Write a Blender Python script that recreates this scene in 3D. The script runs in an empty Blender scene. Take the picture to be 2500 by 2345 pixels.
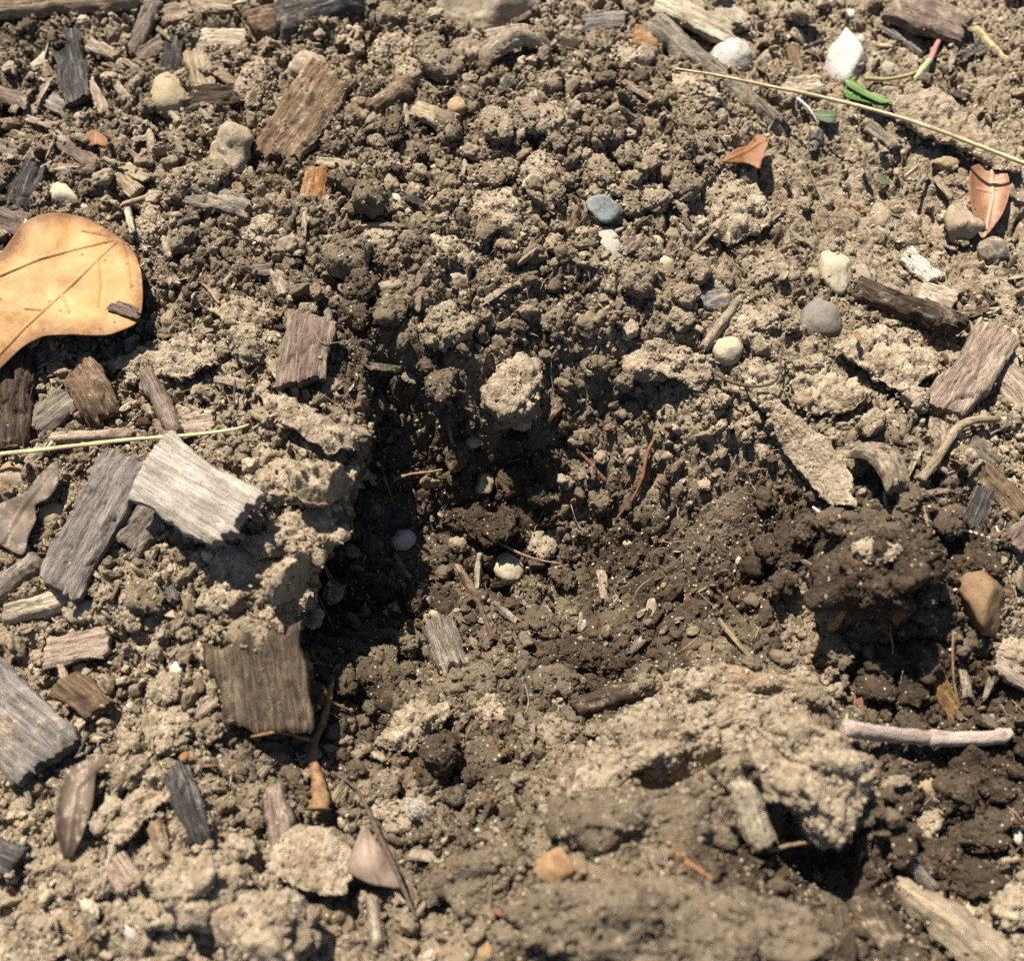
import bpy, bmesh, math, random
import numpy as np
from mathutils import Vector, Matrix, Quaternion
from mathutils.geometry import delaunay_2d_cdt

scene = bpy.context.scene
COL = scene.collection
rng = np.random.default_rng(11)
random.seed(11)
MM = 0.001

# ------------------------------------------------------------------ camera
HFOV = math.radians(45.0)
PITCH = math.radians(66.0)
DIST = 0.40
cam_d = bpy.data.cameras.new('camera')
cam = bpy.data.objects.new('camera', cam_d)
COL.objects.link(cam)
CAM = np.array([0.0, -DIST * math.cos(PITCH), DIST * math.sin(PITCH)])
cam.location = CAM
cam.rotation_euler = (math.pi / 2 - PITCH, 0, 0)
cam_d.sensor_width = 36
cam_d.lens = 18 / math.tan(HFOV / 2)
cam_d.clip_start = 0.01
cam_d.clip_end = 500
cam_d.dof.use_dof = True
cam_d.dof.focus_distance = 0.42
cam_d.dof.aperture_fstop = 9.5
scene.camera = cam

# ------------------------------------------------------------------ sky, sun, exposure
SUN_EL, SUN_AZ = math.radians(57), math.radians(-29)   # azimuth from +Y (away from the viewer), towards +X
world = bpy.data.worlds.new('World')
scene.world = world
world.use_nodes = True
wn = world.node_tree
sky = wn.nodes.new('ShaderNodeTexSky')
sky.sky_type = 'NISHITA'
sky.sun_disc = False
sky.sun_elevation = SUN_EL
sky.sun_rotation = SUN_AZ % (2 * math.pi)
bg = wn.nodes['Background']
bg.inputs['Strength'].default_value = 0.05
wn.links.new(sky.outputs[0], bg.inputs['Color'])
sun_d = bpy.data.lights.new('sun', 'SUN')
sun_d.energy = 5.0
sun_d.angle = math.radians(0.53)
sun_d.color = (1.0, 0.935, 0.825)
sun = bpy.data.objects.new('sun', sun_d)
COL.objects.link(sun)
to_sun = Vector((math.sin(SUN_AZ) * math.cos(SUN_EL), math.cos(SUN_AZ) * math.cos(SUN_EL), math.sin(SUN_EL)))
sun.rotation_euler = to_sun.to_track_quat('Z', 'Y').to_euler()
sun.location = to_sun * 3
vs = scene.view_settings
vs.view_transform = 'Standard'
vs.look = 'None'
vs.exposure = 1.08
vs.gamma = 1.0
vs.use_curve_mapping = False
scene.cycles.max_bounces = 2
scene.cycles.diffuse_bounces = 1
scene.cycles.glossy_bounces = 1
scene.cycles.transmission_bounces = 1
scene.cycles.use_adaptive_sampling = True
scene.cycles.adaptive_threshold = 0.02
scene.cycles.use_denoising = False

# ------------------------------------------------------------------ photo pixel <-> world (used once, to find where each thing stands)
FWD = np.array([0, math.cos(PITCH), -math.sin(PITCH)])
UP = np.array([0, math.sin(PITCH), math.cos(PITCH)])
TH = math.tan(HFOV / 2)

def ray(px, py):
    return FWD + np.array([1.0, 0, 0]) * ((px - 1250) / 1250 * TH) + UP * (-(py - 1172.5) / 1250 * TH)

def plane_pt(px, py, z):
    d = ray(px, py)
    return CAM + d * ((z - CAM[2]) / d[2])

def project(p):
    v = np.asarray(p, float) - CAM
    dep = v @ FWD
    return 1250 + v[..., 0] / dep / TH * 1250, 1172.5 - (v @ UP) / dep / TH * 1250

# ------------------------------------------------------------------ noise
def _h(ix, iy, iz, seed):
    h = (ix.astype(np.int64) * 374761393 + iy.astype(np.int64) * 668265263 + iz.astype(np.int64) * 2147483647 + seed * 974711) & 0xffffffff
    h = ((h ^ (h >> 13)) * 1274126177) & 0xffffffff
    h = ((h ^ (h >> 16)) * 2246822519) & 0xffffffff
    return ((h ^ (h >> 15)) & 0xffffff) / float(0x1000000)

def vnoise2(x, y, seed=0):
    ix, iy = np.floor(x), np.floor(y)
    fx, fy = x - ix, y - iy
    fx = fx * fx * fx * (fx * (fx * 6 - 15) + 10); fy = fy * fy * fy * (fy * (fy * 6 - 15) + 10)
    z = np.zeros_like(ix)
    a = _h(ix, iy, z, seed); b = _h(ix + 1, iy, z, seed); c = _h(ix, iy + 1, z, seed); d = _h(ix + 1, iy + 1, z, seed)
    return ((a * (1 - fx) + b * fx) * (1 - fy) + (c * (1 - fx) + d * fx) * fy) * 2 - 1

def fbm2(x, y, seed=0, oct=4, gain=0.5):
    s = np.zeros_like(x); a = 1.0; t = 0
    for o in range(oct):
        s += a * vnoise2(x * 2 ** o + 13.7 * o, y * 2 ** o - 7.1 * o, seed + o); t += a; a *= gain
    return s / t

def vnoise3(p, seed=0):
    i = np.floor(p); f = p - i
    f = f * f * f * (f * (f * 6 - 15) + 10)
    x, y, z = i[:, 0], i[:, 1], i[:, 2]
    r = 0
    for dx in (0, 1):
        for dy in (0, 1):
            for dz in (0, 1):
                w = (f[:, 0] if dx else 1 - f[:, 0]) * (f[:, 1] if dy else 1 - f[:, 1]) * (f[:, 2] if dz else 1 - f[:, 2])
                r = r + w * _h(x + dx, y + dy, z + dz, seed)
    return r * 2 - 1

def fbm3(p, seed=0, oct=4, gain=0.5):
    s = 0; a = 1.0; t = 0
    for o in range(oct):
        s = s + a * vnoise3(p * 2 ** o + 5.3 * o, seed + o); t += a; a *= gain
    return s / t

def worley2(x, y, seed=0):
    ix, iy = np.floor(x), np.floor(y)
    f1 = np.full(x.shape, 9.0); f2 = np.full(x.shape, 9.0); cid = np.zeros(x.shape)
    z = np.zeros_like(ix)
    for dx in (-1, 0, 1):
        for dy in (-1, 0, 1):
            cx, cy = ix + dx, iy + dy
            px = cx + _h(cx, cy, z, seed); py = cy + _h(cx, cy, z, seed + 1)
            d = np.hypot(px - x, py - y)
            c = _h(cx, cy, z, seed + 2)
            n = d < f1
            f2 = np.where(n, f1, np.minimum(f2, d)); cid = np.where(n, c, cid); f1 = np.where(n, d, f1)
    return f1, f2, cid

def worley3(p, seed=0):
    i = np.floor(p)
    f1 = np.full(len(p), 9.0)
    for dx in (-1, 0, 1):
        for dy in (-1, 0, 1):
            for dz in (-1, 0, 1):
                cx, cy, cz = i[:, 0] + dx, i[:, 1] + dy, i[:, 2] + dz
                q = np.stack([cx + _h(cx, cy, cz, seed), cy + _h(cx, cy, cz, seed + 1), cz + _h(cx, cy, cz, seed + 2)], 1)
                f1 = np.minimum(f1, np.linalg.norm(q - p, axis=1))
    return f1

def sstep(a, b, x):
    t = np.clip((x - a) / (b - a), 0, 1)
    return t * t * (3 - 2 * t)

# ------------------------------------------------------------------ lie of the land: spot heights (photo x, y, height in mm)
SHARED = [(-200, -150, 0), (600, -150, 2), (1250, -150, 4), (1900, -150, 0), (2700, -150, -3),
 (0, 0, 0), (600, 0, 2), (1250, 0, 5), (1900, 0, 0), (2500, 0, -2),
 (0, 400, 0), (400, 400, 2), (800, 400, 8), (1250, 330, 15), (1650, 380, 11), (1800, 540, 4), (2100, 480, -3), (2550, 500, -4),
 (400, 650, 4), (0, 720, 0), (800, 650, 12), (1150, 600, 15), (1500, 600, 14), (1900, 700, 5), (2300, 700, -2), (2300, 900, 0), (2600, 1050, -2),
 (600, 900, 8), (1000, 850, 7), (1250, 830, 2), (1500, 850, 4), (1700, 900, 6), (1900, 900, 6), (1800, 1030, 4),
 (2020, 1060, 8), (1850, 1160, -8), (1960, 1260, -4), (2130, 1180, 13), (2150, 1330, 24), (2160, 1450, 18), (2000, 1520, -7), (2330, 1350, 2), (2450, 1500, -1),
 (2120, 1640, -8), (2250, 1790, -9), (2420, 1690, -8), (2400, 1900, -4), (2280, 2130, -2), (2480, 2250, 3), (2700, 1800, -4), (2700, 2400, 4),
 (1640, 1720, 4), (1900, 1670, 8), (1800, 1830, 31), (2000, 1860, 27), (2110, 2010, 18), (1480, 1950, 21), (1380, 1900, 10), (1420, 1990, 18), (2000, 2110, -2), (1900, 2090, 4),
 (1600, 2180, 40), (1800, 2300, 48), (1300, 2200, 27), (1080, 2330, 14), (2080, 2300, 18), (1600, 2480, 50), (2000, 2500, 36),
 (1150, 2080, 4), (1250, 2030, 6),
 (0, 1050, -3), (280, 1050, -6), (300, 1330, 0), (0, 1400, -4), (200, 1600, -3), (450, 1560, 4), (620, 1660, 6), (400, 1800, 4), (0, 1900, 0), (300, 2000, 2),
 (600, 1900, 0), (800, 1950, -6), (1000, 1950, -8), (1200, 1950, -6), (100, 2300, 8), (450, 2180, 15), (680, 2280, 12), (900, 2230, 2), (300, 2500, 8), (-200, 2500, 6), (900, 2500, 6), (-200, 1300, -3),
 (800, 1780, -14), (1000, 1730, -16), (1200, 1750, -18), (1400, 1770, -16), (760, 1720, -6)]
WEST = [(700, 1130, 13), (850, 1080, 12), (840, 1230, 14), (740, 1380, 13), (690, 1500, 10), (640, 1450, 11), (560, 1250, 8), (860, 980, 9), (1000, 1150, 10), (1000, 1350, 10)]
HOLE = [(1000, 1150, -30), (920, 1300, -48), (820, 1450, -46), (1050, 1350, -45), (1250, 1400, -46), (1200, 1250, -38), (1250, 1120, -27), (1270, 1010, -11),
 (1450, 1080, -18), (1600, 1200, -22), (1500, 1350, -40), (1450, 1500, -42), (1700, 1400, -25), (1650, 1030, -6), (1780, 1230, -13), (1000, 1030, -18), (1080, 960, -4),
 (860, 1600, -30), (1000, 1560, -36), (1200, 1550, -36), (1500, 1560, -30), (1300, 1620, -26), (1520, 1650, -26), (1800, 1520, -18), (1640, 1600, -20),
 (780, 1250, -48), (700, 1450, -42), (850, 1120, -34), (740, 1600, -22)]

def rbf_fit(pts):
    w = np.array([plane_pt(a, b, z * MM) for a, b, z in pts])
    n = len(w)
    d = np.sqrt(((w[:, None, :2] - w[None, :, :2]) ** 2).sum(-1) + 0.004 ** 2)
    A = np.zeros((n + 1, n + 1)); A[:n, :n] = d + np.eye(n) * -0.0008; A[n, :n] = 1; A[:n, n] = 1
    sol = np.linalg.solve(A, np.append(w[:, 2], 0))
    return w[:, :2], sol

def rbf_eval(m, x, y):
    P, s = m
    r = np.full(x.shape, s[-1])
    for (a, b), c in zip(P, s[:-1]):
        r += c * np.sqrt((x - a) ** 2 + (y - b) ** 2 + 0.004 ** 2)
    return r

RIM = [(905, 860), (905, 960), (905, 1040), (885, 1120), (872, 1200), (835, 1290), (765, 1370), (735, 1480), (722, 1545), (752, 1610), (762, 1690), (770, 1800)]
rimw = np.array([plane_pt(a, b, 10 * MM)[:2] for a, b in RIM])[::-1]
fitS, fitF = rbf_fit(SHARED + WEST), rbf_fit(SHARED + HOLE)

STEP = 0.0006
XS = np.arange(-0.245, 0.2451, STEP); YS = np.arange(-0.175, 0.2351, STEP)
GX, GY = np.meshgrid(XS, YS)
hS, hF = rbf_eval(fitS, GX, GY), rbf_eval(fitF, GX, GY)
rim_dx = GX - np.interp(GY, rimw[:, 1], rimw[:, 0]) + 0.003 * fbm2(GX * 90, GY * 90, 5, 3)
mrim = sstep(-0.0025, 0.004, rim_dx)
BASE = hS * (1 - mrim) + hF * mrim

def gsample(A, x, y):
    fx = np.clip((np.asarray(x) - XS[0]) / STEP, 0, len(XS) - 1.001); fy = np.clip((np.asarray(y) - YS[0]) / STEP, 0, len(YS) - 1.001)
    i, j = fx.astype(int), fy.astype(int); u, v = fx - i, fy - j
    return (A[j, i] * (1 - u) + A[j, i + 1] * u) * (1 - v) + (A[j + 1, i] * (1 - u) + A[j + 1, i + 1] * u) * v

# soil moisture and crumb size, again from spot readings
WET = [(0, 0, .5), (250, 250, .42), (100, 450, .42), (450, 450, .34), (600, 100, .38), (700, 350, .36), (1000, 300, .4), (1250, 200, .38), (1250, 500, .34), (1500, 350, .42), (1450, 650, .34), (900, 500, .4), (1050, 650, .34), (1900, 100, .1), (2500, 100, .15), (2200, 450, .08), (330, 130, .28), (700, 600, .42), (1700, 600, .3), (2400, 700, .05),
 (850, 750, .48), (900, 860, .6), (1150, 820, .42), (1400, 800, .45), (1650, 850, .2), (1900, 950, .03), (2300, 1000, .05), (500, 1000, .25), (200, 950, .4),
 (1050, 1000, .62), (1250, 1150, .75), (900, 1300, .95), (1450, 1050, .45), (1550, 1250, .72), (1700, 1250, .72), (1650, 1130, .5), (1800, 1350, .8), (1800, 1460, .65), (1640, 1430, .72), (1500, 1480, .7), (1700, 1570, .65), (1350, 1560, .7), (1250, 1450, .65), (1330, 1400, .55), (1000, 1520, .55), (1200, 1650, .62), (1450, 1600, .85),
 (900, 1660, .75), (1160, 1680, .5), (1150, 1830, .68), (1330, 1900, .5), (1000, 1950, .4), (1100, 2050, .6), (1600, 1700, .3), (1850, 1760, .2), (1950, 1930, .22), (1450, 1860, .3), (1300, 2050, .45), (1550, 2080, .45), (1350, 2220, .5), (1700, 2220, .75), (1950, 2300, .8),
 (2000, 2100, .75), (2150, 2050, .75), (2300, 1900, .8), (2450, 1850, .85), (2400, 1650, .75), (2200, 1620, .9), (2150, 1420, .85), (2130, 1220, .6), (2330, 1350, .9), (2280, 2130, .75), (2300, 2300, .6), (2460, 2250, .1), (1920, 1345, .85), (2050, 1150, .35), (1740, 1000, .15), (1990, 1500, .05), (2450, 1150, .1), (2480, 1480, .2),
 (700, 1200, .1), (800, 1250, .08), (700, 1400, .15), (500, 1480, .3), (300, 1350, .35), (150, 1600, .12), (400, 1800, .1), (250, 2000, .1), (550, 1900, .42), (760, 1900, .5), (450, 2150, .12), (680, 2280, .2), (900, 2230, .3), (60, 2300, .15), (1000, 2300, .35)]
CRUMB = [(100, 200, .6), (600, 200, .8), (1000, 250, 1), (1300, 400, 1), (1600, 450, 1), (900, 650, 1), (1300, 700, .9), (2000, 100, .22), (2350, 150, .2), (2100, 450, .03), (2250, 450, .03), (2000, 520, .1), (2450, 650, .03), (2250, 620, .05), (2000, 800, .3), (1700, 750, .6), (500, 700, .7), (2000, 1000, .25),
 (1000, 950, .4), (1250, 1200, .5), (1650, 1250, .25), (1450, 1000, .3), (1500, 1450, .25), (900, 1350, .4), (1250, 1500, .45), (1100, 1850, .8), (2250, 1500, .7), (2350, 1900, .6), (1700, 1800, .25), (1500, 2200, .3), (1900, 2250, .4), (300, 1400, .5), (600, 1350, .6), (500, 1800, .7), (200, 2200, .4), (650, 2200, .3), (2400, 1050, .4), (2400, 2250, .4)]

def shep(pts, x, y, p=3.0):
    num = np.zeros(x.shape); den = np.zeros(x.shape)
    for a, b, v in pts:
        q = plane_pt(a, b, 0)
        w = ((x - q[0]) ** 2 + (y - q[1]) ** 2 + 0.006 ** 2) ** (-p / 2)
        num += w * v; den += w
    return num / den

NW = fbm2(GX * 60, GY * 60, 41, 4, 0.6)
WETG = np.clip(shep(WET, GX, GY) + 0.28 * NW, 0, 1)
CRUMBG = np.clip(shep(CRUMB, GX, GY) + 0.1 * fbm2(GX * 40, GY * 40, 43, 3), 0.03, 1)

# relief of the soil itself
amp = 0.22 + 0.78 * CRUMBG
wx = GX + 0.003 * fbm2(GX * 150, GY * 150, 21, 3); wy = GY + 0.003 * fbm2(GX * 150 + 9, GY * 150, 22, 3)
REL = 0.0045 * fbm2(GX * 32, GY * 32, 31, 3)
for lam, hgt, sd in ((0.022, 0.0062, 51), (0.0105, 0.0050, 61), (0.0050, 0.0027, 71), (0.0024, 0.0011, 81)):
    f1, f2, cid = worley2(wx / lam, wy / lam, sd)
    REL += hgt * amp * (np.sqrt(np.clip(1 - (f1 / 0.85) ** 2, 0, 1)) * (0.35 + 0.9 * cid) - 0.38) - 0.55 * hgt * amp * (1 - sstep(0, 0.14, f2 - f1))
REL += 0.0009 * fbm2(GX * 420, GY * 420, 91, 3, 0.6)
# shrinkage cracks and flaky crust where the ground is compacted
f1, f2, cid = worley2(wx / 0.013, wy / 0.013, 101)
REL += (1 - CRUMBG) * (0.0026 * (cid - 0.5) - 0.0022 * (1 - sstep(0.0, 0.06, f2 - f1)))
f1, f2, cid = worley2(wx / 0.0045 + 2, wy / 0.003, 111)
REL += (1 - CRUMBG) * (0.0011 * (cid - 0.5) - 0.0006 * (1 - sstep(0.0, 0.08, f2 - f1)))
GROUND0 = BASE + REL
ZCAP = np.full(BASE.shape, 9.0)      # underside of things lying on the soil

tt = np.linspace(0.24, 0.62, 900)
def on_ground(px, py, lift=0.0):
    """where the view ray through a photo pixel meets the soil (raised by lift)"""
    d = ray(px, py)
    p = CAM[None] + d[None] * tt[:, None]
    below = p[:, 2] <= gsample(BASE, p[:, 0], p[:, 1]) + lift
    k = int(np.argmax(below)) if below.any() else len(tt) - 1
    return p[k].copy()

def px_size(p, d):
    """photo pixels per metre along direction d at p"""
    a = np.array(project(p)); b = np.array(project(np.asarray(p) + np.asarray(d) * 0.002))
    return np.hypot(*(b - a)) / 0.002

def px_dir(ang):
    """horizontal world direction that runs at ang degrees (clockwise from right) in the photo"""
    a = math.radians(ang)
    v = np.array([math.cos(a), -math.sin(a) / math.sin(PITCH), 0]); return v / np.linalg.norm(v)
# ------------------------------------------------------------------ materials
class NT:
    def __init__(s, name):
        s.m = bpy.data.materials.new(name); s.m.use_nodes = True
        s.t = s.m.node_tree; s.b = s.t.nodes['Principled BSDF']
        s.b.inputs['Roughness'].default_value = 0.9
        s.b.inputs['Specular IOR Level'].default_value = 0.15
    def n(s, typ, **k):
        o = s.t.nodes.new(typ)
        for a, v in k.items(): setattr(o, a, v)
        return o
    def put(s, sock, v):
        if hasattr(v, 'node'): s.t.links.new(v, sock)
        elif isinstance(v, (tuple, list)) and len(v) == 3 and sock.type == 'RGBA': sock.default_value = (*v, 1)
        else: sock.default_value = v
    def noise(s, vec, scale, detail=4, rough=0.6, dist=0.0):
        o = s.n('ShaderNodeTexNoise'); s.put(o.inputs['Vector'], vec); o.inputs['Scale'].default_value = scale
        o.inputs['Detail'].default_value = detail; o.inputs['Roughness'].default_value = rough; o.inputs['Distortion'].default_value = dist
        return o.outputs['Fac']
    def voro(s, vec, scale, feat='F1', out='Distance'):
        o = s.n('ShaderNodeTexVoronoi', feature=feat); s.put(o.inputs['Vector'], vec); o.inputs['Scale'].default_value = scale
        return o.outputs[out]
    def ramp(s, f, stops, interp='LINEAR'):
        o = s.n('ShaderNodeValToRGB'); s.put(o.inputs[0], f); e = o.color_ramp; e.interpolation = interp
        while len(e.elements) < len(stops): e.elements.new(0.5)
        for q, (p, c) in zip(e.elements, stops):
            q.position = p; q.color = (*c, 1) if isinstance(c, (tuple, list)) else (c, c, c, 1)
        return o.outputs[0]
    def mix(s, f, a, b, mode='MIX'):
        o = s.n('ShaderNodeMix', data_type='RGBA', blend_type=mode)
        s.put(o.inputs[0], f); s.put(o.inputs[6], a); s.put(o.inputs[7], b); return o.outputs[2]
    def math(s, op, a, b=0.0, clamp=False):
        o = s.n('ShaderNodeMath', operation=op, use_clamp=clamp); s.put(o.inputs[0], a); s.put(o.inputs[1], b); return o.outputs[0]
    def attr(s, name, typ='GEOMETRY', out='Fac'):
        o = s.n('ShaderNodeAttribute', attribute_name=name, attribute_type=typ); return o.outputs[out]
    def coord(s, out='Object'): return s.n('ShaderNodeTexCoord').outputs[out]
    def pos(s): return s.n('ShaderNodeNewGeometry').outputs['Position']
    def rnd(s): return s.n('ShaderNodeObjectInfo').outputs['Random']
    def shift(s, vec, k=37.0, mul=(1, 1, 1)):
        r = s.math('MULTIPLY', s.rnd(), k)
        o = s.n('ShaderNodeMapping'); s.put(o.inputs['Vector'], vec); o.inputs['Scale'].default_value = mul
        c = s.n('ShaderNodeCombineXYZ'); s.put(c.inputs[0], r); s.put(c.inputs[1], r); s.put(c.inputs[2], r)
        s.put(o.inputs['Location'], c.outputs[0]); return o.outputs[0]
    def bump(s, h, strength=0.5, dist=0.001, prev=None):
        o = s.n('ShaderNodeBump'); o.inputs['Strength'].default_value = strength; o.inputs['Distance'].default_value = dist
        s.put(o.inputs['Height'], h)
        if prev is not None: s.put(o.inputs['Normal'], prev)
        return o.outputs[0]
    def done(s, col, normal=None, rough=None, spec=None):
        s.put(s.b.inputs['Base Color'], col)
        if normal is not None: s.put(s.b.inputs['Normal'], normal)
        if rough is not None: s.put(s.b.inputs['Roughness'], rough)
        if spec is not None: s.put(s.b.inputs['Specular IOR Level'], spec)
        return s.m

DRY_L, DRY_M, DRY_D = (0.43, 0.35, 0.252), (0.213, 0.163, 0.109), (0.062, 0.045, 0.029)
WET_L, WET_M, WET_D = (0.125, 0.092, 0.062), (0.052, 0.037, 0.025), (0.016, 0.012, 0.0085)

def soil_colour(t, p, wet, tint, grains=True, k=1.0):
    """dry tan to moist dark brown loam with mineral grains; p in metres"""
    a = t.noise(p, 420 * k, 4, 0.65); b = t.noise(p, 95 * k, 2, 0.6); c = t.noise(p, 1500 * k, 2, 0.6)
    v = t.math('ADD', t.math('MULTIPLY', a, 0.45), t.math('ADD', t.math('MULTIPLY', b, 0.3), t.math('MULTIPLY', c, 0.25)))
    v = t.math('ADD', v, t.math('MULTIPLY', t.math('SUBTRACT', tint, 0.5), 0.28))
    dry = t.ramp(v, [(0.30, DRY_D), (0.47, DRY_M), (0.66, DRY_L)])
    wetc = t.ramp(v, [(0.32, WET_D), (0.5, WET_M), (0.7, WET_L)])
    w = t.math('ADD', wet, t.math('MULTIPLY', t.math('SUBTRACT', b, 0.5), 0.6))
    w = t.math('ADD', w, t.math('MULTIPLY', t.math('SUBTRACT', a, 0.5), 0.5))
    w = t.ramp(w, [(0.22, 0.0), (0.72, 1.0)])
    col = t.mix(w, dry, wetc)
    # a little rust and grey in places
    if grains:
        h = t.noise(p, 60 * k, 1, 0.5)
        col = t.mix(t.ramp(h, [(0.62, 0.0), (0.75, 0.35)]), col, (0.22, 0.12, 0.055))
        o = t.n('ShaderNodeTexVoronoi'); t.put(o.inputs['Vector'], p); o.inputs['Scale'].default_value = 850 * k
        sep = t.n('ShaderNodeSeparateColor'); t.put(sep.inputs[0], o.outputs['Color'])
        g = t.math('MULTIPLY', t.math('LESS_THAN', o.outputs['Distance'], 0.32), t.math('GREATER_THAN', sep.outputs[0], 0.88))
        gc = t.ramp(sep.outputs[1], [(0.0, (0.52, 0.42, 0.27)), (0.6, (0.6, 0.52, 0.4)), (1.0, (0.38, 0.22, 0.1))])
        col = t.mix(t.math('MULTIPLY', g, 0.75), col, gc)
    return col, v, w

def soil_bump(t, p, k=1.0):
    f = t.noise(p, 900 * k, 6, 0.7)
    vo = t.voro(p, 1100 * k)
    n = t.bump(t.math('SUBTRACT', 1.0, vo), 0.55, 0.0007)
    return t.bump(f, 0.75, 0.0009, n)

def mat_ground():
    t = NT('soil_ground'); p = t.pos()
    col, v, w = soil_colour(t, p, t.attr('wet'), 0.5)
    return t.done(col, soil_bump(t, p), 0.95, 0.12)

def mat_crumb():
    t = NT('soil_crumb'); p = t.pos()
    a = t.noise(p, 900, 3, 0.65); wet = t.attr('wet', 'INSTANCER'); tint = t.attr('tint', 'INSTANCER')
    v = t.math('ADD', t.math('MULTIPLY', a, 0.7), t.math('MULTIPLY', tint, 0.3))
    dry = t.ramp(v, [(0.30, DRY_D), (0.47, DRY_M), (0.66, DRY_L)])
    wc = t.ramp(v, [(0.32, WET_D), (0.5, WET_M), (0.7, WET_L)])
    w = t.ramp(t.math('ADD', wet, t.math('MULTIPLY', t.math('SUBTRACT', a, 0.5), 0.5)), [(0.22, 0.0), (0.72, 1.0)])
    return t.done(t.mix(w, dry, wc), t.bump(t.noise(p, 2300, 3, 0.7), 0.6, 0.0004), 0.95, 0.1)

_clodm = {}
def mat_clod(wet, tint=0.5):
    key = (round(wet, 1), round(tint, 1))
    if key not in _clodm:
        t = NT('soil_clod_%d_%d' % (key[0] * 10, key[1] * 10)); p = t.shift(t.pos(), 3.0)
        col, v, w = soil_colour(t, p, key[0], key[1])
        _clodm[key] = t.done(col, soil_bump(t, p), 0.95, 0.12)
    return _clodm[key]

WOOD = {  # dark, mid, light of the grain
 'charcoal': ((0.018, 0.016, 0.015), (0.06, 0.054, 0.05), (0.27, 0.245, 0.225)),
 'grey': ((0.06, 0.047, 0.036), (0.2, 0.165, 0.13), (0.40, 0.345, 0.28)),
 'lilac': ((0.085, 0.071, 0.062), (0.235, 0.203, 0.18), (0.42, 0.37, 0.33)),
 'silver': ((0.19, 0.16, 0.13), (0.36, 0.31, 0.258), (0.62, 0.545, 0.46)),
 'brown': ((0.055, 0.034, 0.021), (0.165, 0.105, 0.064), (0.33, 0.225, 0.135)),
 'dark': ((0.022, 0.015, 0.011), (0.07, 0.047, 0.034), (0.185, 0.13, 0.09)),
 'tan': ((0.14, 0.095, 0.055), (0.34, 0.262, 0.168), (0.55, 0.455, 0.32)),
 'cream': ((0.24, 0.185, 0.125), (0.47, 0.395, 0.29), (0.68, 0.6, 0.47)),
 'purple': ((0.085, 0.057, 0.044), (0.22, 0.16, 0.125), (0.37, 0.285, 0.225)),
 'pink': ((0.15, 0.10, 0.075), (0.36, 0.27, 0.205), (0.56, 0.45, 0.35)),
 'golden': ((0.09, 0.05, 0.02), (0.26, 0.15, 0.055), (0.42, 0.27, 0.11)),
 'rust': ((0.11, 0.045, 0.018), (0.32, 0.15, 0.06), (0.45, 0.25, 0.12)),
 'straw': ((0.42, 0.31, 0.16), (0.6, 0.48, 0.27), (0.72, 0.62, 0.4)),
 'white': ((0.45, 0.4, 0.33), (0.62, 0.57, 0.48), (0.75, 0.71, 0.63)),
 'twig': ((0.25, 0.175, 0.14), (0.45, 0.35, 0.295), (0.66, 0.555, 0.48)),
 'umber': ((0.035, 0.024, 0.015), (0.13, 0.093, 0.062), (0.3, 0.225, 0.15)),
}
_woodm = {}
def mat_wood(kind, dust):
    key = (kind, round(dust * 5) / 5)
    if key in _woodm: return _woodm[key]
    sc_ = 0.85 if kind in ('charcoal', 'dark') else (1.0 if kind in ('silver', 'straw', 'twig') else 0.84)
    d, m, l = [tuple(x * sc_ for x in q) for q in WOOD[kind]]; dust = key[1]
    t = NT('wood_%s_%d' % (kind, dust * 10))
    uv = t.n('ShaderNodeUVMap', uv_map='grain').outputs[0]
    f = t.noise(t.shift(uv, 9.0, (2900, 120, 1)), 1.0, 5, 0.68, 0.7)
    g = t.noise(t.shift(uv, 5.0, (420, 30, 1)), 1.0, 3, 0.6, 0.9)
    p = t.shift(t.pos(), 3.0)
    b = t.noise(p, 130, 4, 0.65)
    fi = t.noise(p, 1700, 3, 0.6)
    v = t.math('ADD', t.math('MULTIPLY', f, 0.42), t.math('ADD', t.math('MULTIPLY', g, 0.3), t.math('ADD', t.math('MULTIPLY', b, 0.2), t.math('MULTIPLY', fi, 0.12))))
    col = t.ramp(v, [(0.41, d), (0.51, m), (0.63, l)])
    ck = t.ramp(t.noise(t.shift(uv, 7.0, (750, 42, 1)), 1.0, 4, 0.7, 1.0), [(0.465, 0.0), (0.495, 0.0 if kind in ('straw', 'twig') else (0.3 if kind == 'silver' else 0.55)), (0.525, 0.0)])
    col = t.mix(ck, col, tuple(x * 0.45 for x in d))
    r = t.rnd()
    col = t.mix(0.25, col, t.mix(r, (0.55, 0.5, 0.5), (1.25, 1.2, 1.1)), 'MULTIPLY')
    soil, sv, _ = soil_colour(t, p, 0.06, 0.6)
    up = t.n('ShaderNodeSeparateXYZ'); t.put(up.inputs[0], t.n('ShaderNodeNewGeometry').outputs['Normal'])
    dn = t.math('ADD', t.math('MULTIPLY', t.noise(p, 210, 6, 0.72), 0.75), t.math('MULTIPLY', t.noise(p, 60, 2, 0.5), 0.35))
    dn = t.math('ADD', dn, t.math('MULTIPLY', t.math('SUBTRACT', 0.5, f), 0.35))
    th = 0.83 - 0.55 * dust
    dm = t.ramp(dn, [(max(0.0, th - 0.05), 0.0), (min(1, th + 0.09), 0.93)])
    col = t.mix(dm, col, soil)
    n = t.bump(f, 0.75, 0.0009)
    n = t.bump(t.math('SUBTRACT', 1.0, ck), 0.6, 0.0007, n)
    n = t.bump(g, 0.5, 0.0012, n)
    n = t.bump(t.math('ADD', dm, t.math('MULTIPLY', fi, 0.6)), 0.55, 0.0006, n)
    _woodm[key] = t.done(col, n, 0.88, 0.2)
    return _woodm[key]

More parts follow.
